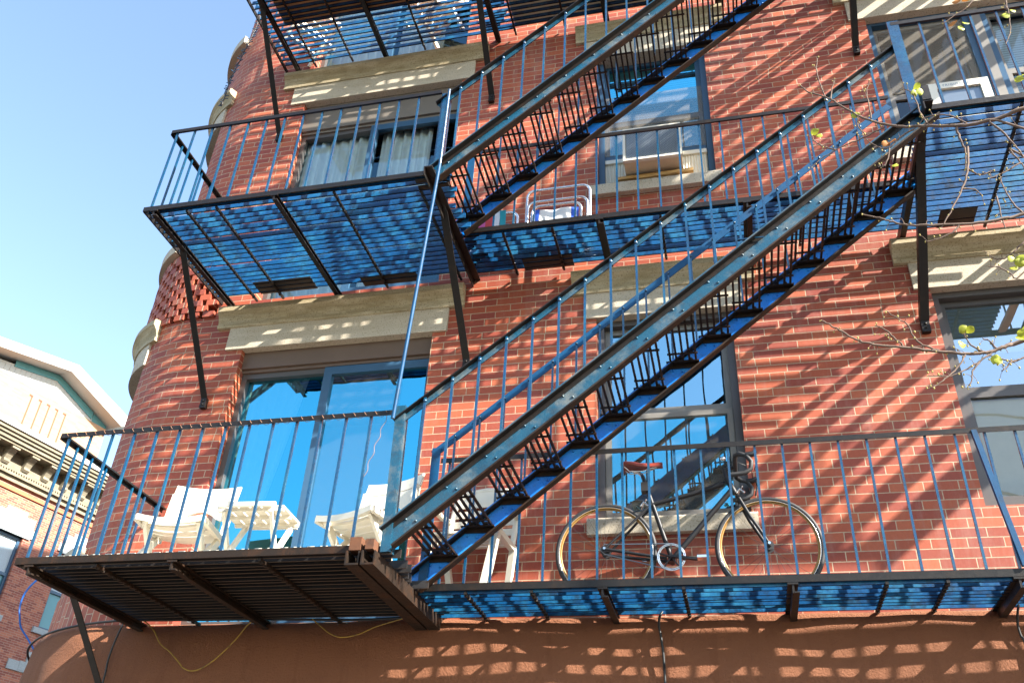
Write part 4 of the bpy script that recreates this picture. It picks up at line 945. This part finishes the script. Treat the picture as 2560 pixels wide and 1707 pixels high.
# ---------------------------------------------------------------- cables and string lights
def smooth(pts, n=6):
    pts = [Vector(p) for p in pts]; o = []
    for i in range(len(pts) - 1):
        p0, p1, p2, p3 = pts[max(i - 1, 0)], pts[i], pts[i + 1], pts[min(i + 2, len(pts) - 1)]
        for k in range(n):
            t = k / n; o.append(0.5 * ((2 * p1) + (p2 - p0) * t + (2 * p0 - 5 * p1 + 4 * p2 - p3) * t * t + (3 * p1 - p0 - 3 * p2 + p3) * t ** 3))
    o.append(pts[-1]); return o
def cable(name, pts, r, m, label):
    return tag(MB().tube(smooth(pts), r, 6).build(name, m, None), label, 'cable', 'cables along the wall')
YW = -0.115
cable('cable', [(-4.204, YW, 3.42), (-4.097, YW, 3.349), (-4.008, YW, 3.247), (-3.914, YW, 3.188), (-3.829, YW, 3.122), (-3.769, YW, 3.073), (-3.69, YW, 3.056), (-3.606, YW, 3.088), (-3.514, YW, 3.16), (-3.413, YW, 3.273), (-3.344, YW, 3.372), (-3.267, YW, 3.41)], 0.0045, 'yellow', 'yellow cable sagging in a deep loop over the brown stucco below the chairs')
cable('cable', [(-2.86, YW, 3.40), (-2.77, YW, 3.336), (-2.702, YW, 3.294), (-2.618, YW, 3.272), (-2.501, YW, 3.291), (-2.37, YW, 3.344), (-2.12, YW, 3.412)], 0.004, 'yellow', 'yellow cable in a shallow loop next to the double beam')
cable('cable', [(-4.352, YW, 3.40), (-4.371, YW, 3.319), (-4.387, YW, 3.217), (-4.392, YW, 3.117), (-4.384, YW, 2.979), (-4.40, YW, 2.4), (-4.40, YW, 0.3)], 0.007, 'cable', 'black cable dropping down the stucco beside the left brace')
cable('cable', [tp(-5.75, 0.11, 3.28), tp(-5.4, 0.11, 3.31), tp(-5.1, 0.11, 3.35), tp(-4.8, 0.10, 3.385), tp(-4.45, 0.09, 3.42), (-4.0, -0.07, 3.425), (-3.2, -0.06, 3.42), (-2.9, -0.07, 3.41), (-2.5, -0.06, 3.405), (-2.1, -0.06, 3.42)], 0.009, 'cable', 'thick black cable running round the corner along the top of the stucco')
cable('cable', [(-5.557, 0.25, 3.873), (-5.61, 0.25, 3.805), (-5.635, 0.25, 3.727), (-5.627, 0.25, 3.639), (-5.61, 0.26, 3.58), (-5.60, 0.30, 3.504), (-5.56, 0.36, 3.437), (-5.50, 0.38, 3.37), (-5.44, 0.40, 3.30)], 0.008, 'bluecable', 'blue cable hanging in an arc off the rounded corner')
cable('cable', [(-0.444, YW + 0.02, 3.415), (-0.465, YW, 3.374), (-0.472, YW, 3.321), (-0.462, YW, 3.247), (-0.452, YW, 3.151), (-0.449, YW, 3.044), (-0.448, YW, 2.9), (-0.45, YW, 1.0), (-0.45, YW, 0.2)], 0.008, 'cable', 'black cable running straight down the stucco below the bicycle')
cable('cable', [(1.631, YW, 3.41), (1.61, YW, 3.347), (1.599, YW, 3.288), (1.6, YW, 3.23), (1.615, YW, 3.1), (1.63, YW, 2.2), (1.63, YW, 0.2)], 0.007, 'cable', 'black cable drooping down the stucco at the right edge of the picture')
ls = thing('string_lights', 'dark string of fairy lights hanging down the rounded corner below the sky', 'string lights', (-5.07, 0.15, 10.8))
lp = smooth([(-5.02, 0.15, 11.6), (-5.064, 0.15, 10.817), (-5.076, 0.15, 10.613), (-5.1, 0.15, 10.441), (-5.127, 0.15, 10.248), (-5.15, 0.15, 10.082), (-5.176, 0.15, 9.895), (-5.192, 0.15, 9.71), (-5.19, 0.15, 9.524), (-5.199, 0.17, 9.33)])
lp = [Vector((p.x * 0.955, -0.12, 1.65 + (p.z - 1.65) * 0.955)) for p in lp]
g = MB().tube(lp, 0.006, 6); g.tube([p + Vector((0.012 * math.sin(i * 0.9), -0.01, 0.0)) for i, p in enumerate(lp)], 0.005, 6).build('wire', 'cable', ls)
g = MB()
for i, p in enumerate(lp):
    a = Vector((rng.choice((-1, 1)) * 0.035, rng.uniform(-0.02, 0.02), rng.uniform(0.0, 0.03))); g.tube([p, p + a], 0.006, 5)
g.build('bulbs', 'bframe', ls)
l2 = thing('string_lights', 'thin copper string of fairy lights coiled round the top rail of the lowest balcony', 'string lights', (-3.1, YD, F1 + 0.88))
pts = []
for i in range(620):
    x = -4.33 + 2.33 * i / 619; a = i * 0.33; pts.append((x, YD + 0.024 * math.cos(a), F1 + 0.874 + 0.017 * math.sin(a)))
for i in range(1, 26): pts.append((-2.02 - 0.004 * i + 0.008 * math.sin(i), YD + 0.03, F1 + 0.87 - 0.018 * i))
MB().tube(pts, 0.0016, 4).build('wire', 'copper', l2)

# ================================================================ NEIGHBOURS ACROSS THE SIDE STREET
def local(o, d):
    o = Vector(o); d = Vector(d).normalized(); nrm = Vector((d.y, -d.x, 0))
    def L(u, z, out=0.0): return o + d * u + nrm * out + Vector((0, 0, z))
    return L, d, nrm
def lbox(g, L, u0, u1, o0, o1, z0, z1):
    v = [L(u, z, o) for z in (z0, z1) for o in (o0, o1) for u in (u0, u1)]
    g.faces(v, [(0, 1, 3, 2), (4, 6, 7, 5), (0, 4, 5, 1), (2, 3, 7, 6), (0, 2, 6, 4), (1, 5, 7, 3)]); return g
L1, d1, n1 = local((-22, 14.75, 0), (0.21336, 0.97698, 0))
nb = thing('old_brick_building', 'older red brick building across the side street under a bracketed grey cornice', 'building', (-22, 14.75, 0))
ops = [(1.0, 2.10, 8.85, 11.22), (3.64, 4.70, 8.85, 11.25), (-1.6, -0.5, 8.85, 11.22), (6.3, 7.4, 8.85, 11.25), (1.0, 2.1, 5.2, 7.5), (3.64, 4.7, 5.2, 7.5)]
u_ = sorted(set([-8, 14] + [a for o in ops for a in o[:2]])); z_ = sorted(set([0, 12.66] + [a for o in ops for a in o[2:]]))
g = MB()
for a, b in zip(u_, u_[1:]):
    for c, d in zip(z_, z_[1:]):
        if any(o[0] < (a + b) / 2 < o[1] and o[2] < (c + d) / 2 < o[3] for o in ops): continue
        g.quad([L1(a, c), L1(b, c), L1(b, d), L1(a, d)], [(a, c), (b, c), (b, d), (a, d)])
for o in ops:
    for a in o[:2]: g.quad([L1(a, o[2]), L1(a, o[2], -0.2), L1(a, o[3], -0.2), L1(a, o[3])], [(a, o[2]), (a + .2, o[2]), (a + .2, o[3]), (a, o[3])])
    for c in o[2:]: g.quad([L1(o[0], c), L1(o[1], c), L1(o[1], c, -0.2), L1(o[0], c, -0.2)])
g.quad([L1(-8, 0), L1(-8, 12.66), L1(-8, 12.66, -12), L1(-8, 0, -12)], [(0, 0), (0, 12), (12, 12), (12, 0)])
g.build('wall', MB_BRICK2, nb)
lbox(MB(), L1, -8, 14, -12, -0.3, 12.66, 14.0).build('roof', 'asphalt', nb)
g = MB()
for z0, z1, o1 in ((12.66, 12.74, 0.10), (12.74, 12.83, 0.07), (12.83, 12.90, 0.16), (12.98, 13.06, 0.13), (13.06, 13.58, 0.05), (13.58, 13.66, 0.50), (13.66, 13.78, 0.56), (13.78, 13.88, 0.62), (13.88, 13.99, 0.68)): lbox(g, L1, -8, 14, -0.29, o1, z0, z1)
u = -7.9
while u < 14: lbox(g, L1, u, u + 0.05, 0.0, 0.135, 12.902, 12.978); u += 0.095
lbox(g, L1, -8, 14, -0.29, 0.09, 12.90, 12.98)
cn = g.build('cornice', 'cornice', nb)
lbox(MB(), L1, -8, 14, -0.29, 0.74, 13.992, 14.15).build('coping', 'whitecoping', cn)
k = -11
while k < 18:
    u = 0.5 + 0.752 * k; g = MB()
    poly = [(0.05, 13.06), (0.16, 13.07), (0.22, 13.14), (0.20, 13.22), (0.26, 13.34), (0.40, 13.46), (0.44, 13.50), (0.44, 13.58), (0.05, 13.58)]
    v = [L1(uu, z, o) for uu in (u - 0.11, u + 0.11) for o, z in poly]; n = len(poly)
    g.faces(v, [tuple(range(n)), tuple(reversed(range(n, 2 * n)))] + [(i, n + i, n + (i + 1) % n, (i + 1) % n) for i in range(n)])
    lbox(g, L1, u - 0.14, u + 0.14, 0.05, 0.47, 13.50, 13.579).build('cornice_bracket', 'cornice', nb); k += 1
lbox(MB(), L1, -8, 14, -0.05, 0.05, 12.42, 12.52).build('terracotta_band', 'orangebrick', nb)
def step_lintel(a, b, zb):
    g = MB(); lbox(g, L1, a - 0.05, b + 0.2, -0.1, 0.05, zb, zb + 0.62); lbox(g, L1, b + 0.2, b + 0.3, -0.1, 0.048, zb + 0.04, zb + 0.3); lbox(g, L1, a - 0.25, a - 0.05, -0.1, 0.048, zb + 0.04, zb + 0.3); lbox(g, L1, a + 0.2, b - 0.15, -0.1, 0.049, zb + 0.62, zb + 0.76)
    g.build('lintel', 'palestone', nb)
for o in ops:
    step_lintel(o[0], o[1], o[3]); 
    lbox(MB(), L1, o[0] - 0.2, o[1] + 0.2, -0.1, 0.08, o[2] - 0.17, o[2]).build('sill', 'palestone', nb)
    wd = bpy.data.objects.new('window', None); COL.objects.link(wd); wd.location = L1(o[0], o[2]); wd.parent = nb; wd.matrix_parent_inverse = world_of(nb).inverted()
    g = MB(); 
    for (a, b, c, d) in ((o[0], o[0] + .09, o[2], o[3]), (o[1] - .09, o[1], o[2], o[3]), (o[0] + .09, o[1] - .09, o[3] - .09, o[3]), (o[0] + .09, o[1] - .09, o[2], o[2] + .09), (o[0] + .09, o[1] - .09, (o[2] + o[3]) / 2 - .04, (o[2] + o[3]) / 2 + .05)): lbox(g, L1, a, b, -0.19, -0.1, c, d)
    g.build('frame', 'bframe', wd)
    MB().quad([L1(o[0], o[2], -0.16), L1(o[1], o[2], -0.16), L1(o[1], o[3], -0.16), L1(o[0], o[3], -0.16)]).build('pane', 'tealglass', wd)
    lbox(MB(), L1, o[0] + .05, o[1] - .05, -0.159, -0.15, (o[2] + o[3]) / 2, o[3] - 0.05).build('blind', 'blind', wd)
lbox(MB(), L1, 3.0, 3.77, -0.1, 0.04, 7.5, 7.78).build('quoin', 'palestone', nb)
# modern building
L2, d2, n2 = local((-40, 30.12, 0), (0.22674, 0.97395, 0))
mo = thing('modern_building', 'tall peach brick building behind the old cornice with a pale metal gable roof', 'building', (-40, 30.12, 0))
g = MB().quad([L2(-16, 0), L2(7.9, 0), L2(7.9, 27.23), L2(-16, 27.23)], [(-16, 0), (7.9, 0), (7.9, 27.23), (-16, 27.23)])
g.quad([L2(7.9, 0), L2(7.9, 0, -14), L2(7.9, 27.23, -14), L2(7.9, 27.23)], [(0, 0), (14, 0), (14, 27), (0, 27)]); g.build('wall', MB_PEACH, mo)
for u in (2.38, 3.03, 3.63, 4.23, 4.82):
    lbox(MB(), L2, u, u + 0.10, -0.02, 0.006, 24.0, 26.72).build('expansion_joint', 'joint', mo)
    lbox(MB(), L2, u - 0.14, u + 0.09, -0.02, 0.03, 26.722, 26.81).build('vent_slot', 'joint', mo)
zr_ = lambda u: 28.85 - abs(u - 3.55) * (0.21 if u < 3.55 else 0.34)
g = MB()
pr = [(-0.9, 27.235), (6.7, 27.235), (6.7, zr_(6.7) - 0.35), (3.55, 28.50), (0.2, zr_(0.2) - 0.25), (-0.9, zr_(-0.9) - 0.2)]
v = [L2(a, b, o) for o in (0.0, -13.0) for a, b in pr]; n = len(pr)
g.faces(v, [tuple(range(n)), tuple(reversed(range(n, 2 * n)))] + [(i, n + i, n + (i + 1) % n, (i + 1) % n) for i in range(n)]).build('metal_siding', 'metalpanel', mo)
g = MB(); u = -0.85
while u < 6.7:
    lbox(g, L2, u, u + 0.025, 0.0, 0.03, 27.24, min(28.48, zr_(u) - 0.36)); u += 0.34
g.build('siding_ribs', 'metalpanel', mo)
g = MB()
pr = [(0.7, zr_(0.7) - 0.42), (3.55, zr_(3.55) - 0.42), (6.62, zr_(6.62) - 0.48), (6.62, zr_(6.62)), (3.55, zr_(3.55)), (0.7, zr_(0.7))]
v = [L2(a, b, o) for o in (-0.0, 0.06) for a, b in pr]
g.faces(v, [tuple(range(n)), tuple(reversed(range(n, 2 * n)))] + [(i, n + i, n + (i + 1) % n, (i + 1) % n) for i in range(n)]).build('clerestory', 'tealglass', mo)
lbox(MB(), L2, 6.7, 7.85, -6, -0.02, 27.24, 27.75).build('clerestory', 'tealglass', mo)
lbox(MB(), L2, -9, -0.9, -6, -0.02, 27.24, 28.0).build('clerestory', 'tealglass', mo)
g = MB()
pr = [(-10, zr_(-10) + 0.02), (3.6, zr_(3.6) + 0.02), (8.9, zr_(8.9) + 0.55), (8.95, zr_(8.9) + 0.82), (3.87, 29.62), (-10, zr_(-10) + 1.0)]
pr = [(-10, 26.0), (3.55, 28.87), (8.1, 27.35), (8.93, 27.75), (8.93, 28.0), (3.87, 29.5), (-10, 26.6)]
n = len(pr); v = [L2(a, b, o) for o in (1.1, -13.5) for a, b in pr]
g.faces(v, [tuple(range(n)), tuple(reversed(range(n, 2 * n)))] + [(i, n + i, n + (i + 1) % n, (i + 1) % n) for i in range(n)]).build('roof', 'metalpanel', mo)

# ================================================================ STREET TREE
TW = {
'A':[(1.649,5.228),(1.538,5.205),(1.405,5.205),(1.302,5.229),(1.193,5.283),(1.1,5.317),(1.009,5.377),(0.9,5.486),(0.834,5.589),(0.755,5.702),(0.663,5.792),(0.631,5.856)],
'A1':[(0.749,5.708),(0.736,5.814),(0.733,5.95),(0.752,6.054)],
'A2':[(0.776,5.683),(0.793,5.764),(0.816,5.834)],
'A3':[(1.132,5.282),(1.061,5.257),(1.002,5.206),(0.956,5.227),(0.902,5.313)],
'A4':[(1.002,5.206),(0.977,5.124),(0.949,5.089),(0.935,5.116)],
'A5':[(1.365,5.221),(1.315,5.293),(1.258,5.337),(1.192,5.338),(1.131,5.278)],
'A6':[(1.2,5.29),(1.181,5.395),(1.175,5.518),(1.161,5.566),(1.125,5.591)],
'A7':[(1.006,5.361),(0.905,5.329),(0.816,5.312),(0.745,5.291),(0.671,5.254),(0.613,5.206)],
'A8':[(0.745,5.291),(0.693,5.335),(0.649,5.395),(0.643,5.44)],
'A9':[(1.317,5.209),(1.318,5.12),(1.324,5.047),(1.302,4.928)],
'A10':[(1.497,5.188),(1.51,5.085),(1.533,5.002),(1.55,4.923),(1.563,4.868)],
'A11':[(0.897,5.5),(0.879,5.42),(0.903,5.355)],
'A12':[(0.952,5.449),(0.956,5.564),(0.96,5.663),(0.987,5.74)],
'T':[(1.657,6.244),(1.709,6.134),(1.769,6.093),(1.847,6.054)],
'T2':[(1.662,6.212),(1.606,6.145),(1.541,6.062),(1.459,6.003),(1.39,5.952)],
'T3':[(1.738,6.082),(1.731,6.024),(1.725,5.948),(1.701,5.821),(1.653,5.712)],
'T4':[(1.812,6.203),(1.809,6.153),(1.82,6.125)],
'B':[(1.497,4.591),(1.381,4.559),(1.239,4.544),(1.066,4.558),(0.968,4.582),(0.897,4.621),(0.851,4.657),(0.779,4.7)],
'B1':[(1.324,5.035),(1.296,4.893),(1.245,4.766),(1.144,4.593),(1.096,4.529)],
'B2':[(1.527,4.999),(1.542,4.912),(1.559,4.849)],
'B3':[(1.542,4.912),(1.457,4.851),(1.372,4.812)],
'B4':[(1.296,4.889),(1.343,4.843),(1.41,4.866)],
'B5':[(1.383,4.701),(1.379,4.594),(1.376,4.497)],
'B6':[(1.471,4.588),(1.441,4.67),(1.428,4.767),(1.428,4.833)],
'B7':[(1.245,4.766),(1.298,4.75),(1.324,4.71)],
'B8':[(1.183,4.538),(1.145,4.501),(1.074,4.47),(1.023,4.466)],
'C0':[(1.476,4.504),(1.431,4.462),(1.385,4.428),(1.346,4.426),(1.317,4.45)],
'C00':[(1.433,4.325),(1.385,4.348),(1.34,4.38),(1.302,4.385)],
'C':[(1.346,3.961),(1.291,3.943),(1.235,3.919),(1.172,3.901),(1.08,3.898),(0.943,3.914),(0.828,3.931),(0.711,3.949),(0.643,3.977),(0.577,4.033),(0.533,4.069),(0.506,4.094)],
'C1':[(1.324,3.869),(1.254,3.864),(1.197,3.89),(1.155,3.909)],
'C2':[(1.22,3.911),(1.154,3.862),(1.071,3.811),(1.01,3.782),(0.909,3.782)],
'C3':[(1.092,3.891),(1.059,3.841),(0.984,3.767),(0.936,3.731),(0.897,3.717)],
'C4':[(0.99,3.913),(0.925,3.943),(0.892,3.995),(0.875,4.059),(0.833,4.095),(0.8,4.13)],
'C5':[(0.843,3.933),(0.804,3.986),(0.773,4.032),(0.738,4.054)],
'C6':[(1.176,3.901),(1.13,3.941),(1.115,3.979),(1.114,4.009)],
'C7':[(1.228,3.925),(1.216,3.956),(1.185,3.98)],
'C8':[(1.143,3.851),(1.106,3.808),(1.092,3.763),(1.069,3.728)],
'C9':[(1.313,3.864),(1.274,3.85),(1.249,3.824),(1.227,3.806)],
}
LEAVES = [(1.5, 6.147), (1.555, 6.153), (1.445, 5.978), (1.484, 5.925), (1.507, 5.953), (1.744, 5.958), (1.707, 5.933), (1.202, 5.588), (1.208, 5.543), (1.18, 5.544), (0.875, 5.513), (0.657, 5.464), (0.682, 5.428), (0.987, 5.246), (1.021, 5.248), (1.008, 5.079), (1.649, 5.442), (1.68, 5.461), (1.369, 4.34), (1.369, 4.287), (1.395, 4.31), (1.404, 4.335), (1.112, 4.021), (1.138, 4.01), (1.089, 3.945), (1.322, 3.94), (1.308, 3.92), (1.199, 3.84), (1.208, 3.83), (1.34, 3.961)]
tree = thing('street_tree', 'nearly bare tree reaching in from the right, thin twigs with few yellow leaves', 'tree', (4.75, -2.9, 0))
def tv(x, z, k): return Vector((x, -2.2 - 0.09 * math.sin(x * 2.3 + k * 1.7) - 0.05 * (x - 1), z))
trunk = [(4.75, -2.9, 0), (4.72, -2.9, 1.2), (4.66, -2.86, 2.4), (4.7, -2.8, 3.6), (4.62, -2.75, 4.8), (4.7, -2.7, 6.0), (4.62, -2.72, 7.0), (4.66, -2.75, 7.8)]
MB().tube(smooth(trunk, 5), [0.15 - 0.12 * i / (len(trunk) * 5 - 5) for i in range(len(trunk) * 5 - 4)], 12).build('trunk', 'bark', tree)
EXT = {'A': [(4.66, -2.8, 3.9), (4.0, -2.65, 4.45), (3.1, -2.45, 5.0), (2.3, -2.3, 5.28)], 'B': [(4.68, -2.82, 3.2), (3.7, -2.6, 4.15), (2.7, -2.4, 4.75), (1.9, -2.28, 4.72)],
       'C': [(4.66, -2.86, 2.5), (3.6, -2.6, 3.4), (2.5, -2.4, 3.95), (1.8, -2.27, 4.06)], 'T': [(4.65, -2.76, 5.2), (3.8, -2.6, 5.8), (2.8, -2.4, 6.05), (2.1, -2.25, 6.03)]}
JOIN = {'A10': [(2.0, 4.75)], 'B2': [(1.72, 4.72)], 'C0': [(1.62, 4.62)], 'C00': [(1.7, 4.6)], 'C1': [(1.6, 4.02)], 'T4': [(1.83, 6.06)]}
RAD = {'A': (0.013, 0.0035), 'B': (0.0095, 0.003), 'C': (0.012, 0.0028), 'T': (0.009, 0.007)}
tips = []
def branch(nm, pts3, r0, r1, par, rm=None, nx=0):
    s_ = smooth(pts3, 5); n = len(s_)
    s_ = [p + Vector((rng.uniform(-1, 1), rng.uniform(-1, 1), rng.uniform(-1, 1))) * 0.0025 for p in s_]
    g = MB().tube(s_, [(r0 + (rm - r0) * i / (nx * 5) if i < nx * 5 else rm + (r1 - rm) * ((i - nx * 5) / (n - 1 - nx * 5)) ** 0.8) if rm else r0 + (r1 - r0) * (i / (n - 1)) ** 0.8 for i in range(n)], 7)
    # tiny side spurs with buds
    i = 2
    while i < n - 1:
        if s_[i].x < 1.9:
            d = Vector((rng.uniform(-1, 0.4), rng.uniform(-0.7, 0.7), rng.uniform(-0.9, 1.0))).normalized() * rng.uniform(0.012, 0.05)
            q = s_[i] + d; m_ = s_[i] + d * 0.5 + Vector((0, 0, 0.006))
            g.tube([s_[i], m_, q], [r1 * 0.7, r1 * 0.5, r1 * 0.45], 4); tips.append(q)
        i += rng.randint(1, 3)
    tips.append(s_[-1])
    return g.build('branch', 'bark', par)
main = {}
for nm, pts in TW.items():
    k = ord(nm[0]); p3 = [tv(x, z, k) for x, z in pts]
    if nm in EXT:
        e = [Vector(p) for p in EXT[nm]]; r0, r1 = RAD[nm]
        main[nm] = branch(nm, e + p3, r0 * 2.4, r1, tree, r0 * 0.85, len(e))
    else:
        j = [tv(x, z, k) for x, z in JOIN.get(nm, [])]
        r0 = 0.0075 if nm in ('A9', 'A10', 'B1', 'B2') else 0.0048
        branch(nm, j + p3, r0, 0.0022, main.get(nm[0], tree))
g = MB()
for p in tips:
    if rng.random() < 0.8: g.sphere(p, rng.uniform(0.0028, 0.005), 5, 4, (1, 1, 1.4))
bo = g.build('buds', 'bud', tree); bo['kind'] = 'stuff'
def leaf(c, sz, m):
    d = Vector((rng.uniform(-1, 1), rng.uniform(-0.5, 0.5), rng.uniform(-1.0, 0.1))).normalized(); s_ = d.cross(Vector((rng.uniform(-0.4, 0.4), -1, rng.uniform(-0.4, 0.6)))).normalized(); nrm = d.cross(s_)
    v = []; f = []; prof = [(0, 0.02), (0.15, 0.32), (0.4, 0.46), (0.65, 0.38), (0.85, 0.2), (1.0, 0.01)]
    for t_, w_ in prof:
        for q in (-1, 0, 1): v.append(c + d * (t_ - 0.4) * sz + s_ * q * w_ * sz + nrm * (abs(q) * 0.12 - 0.15 * t_ * t_) * sz)
    for i in range(len(prof) - 1):
        for q in (0, 1): f.append((i * 3 + q, i * 3 + q + 1, i * 3 + 4 + q, i * 3 + 3 + q))
    MB().faces(v, f, True).build('leaf', m, tree)
for i, (x, z) in enumerate(LEAVES):
    dead = i in (0, 1, 2, 13, 14)
    leaf(tv(x, z, 65), rng.uniform(0.036, 0.052) if not dead else rng.uniform(0.045, 0.06), 'deadleaf' if dead else 'leaf')
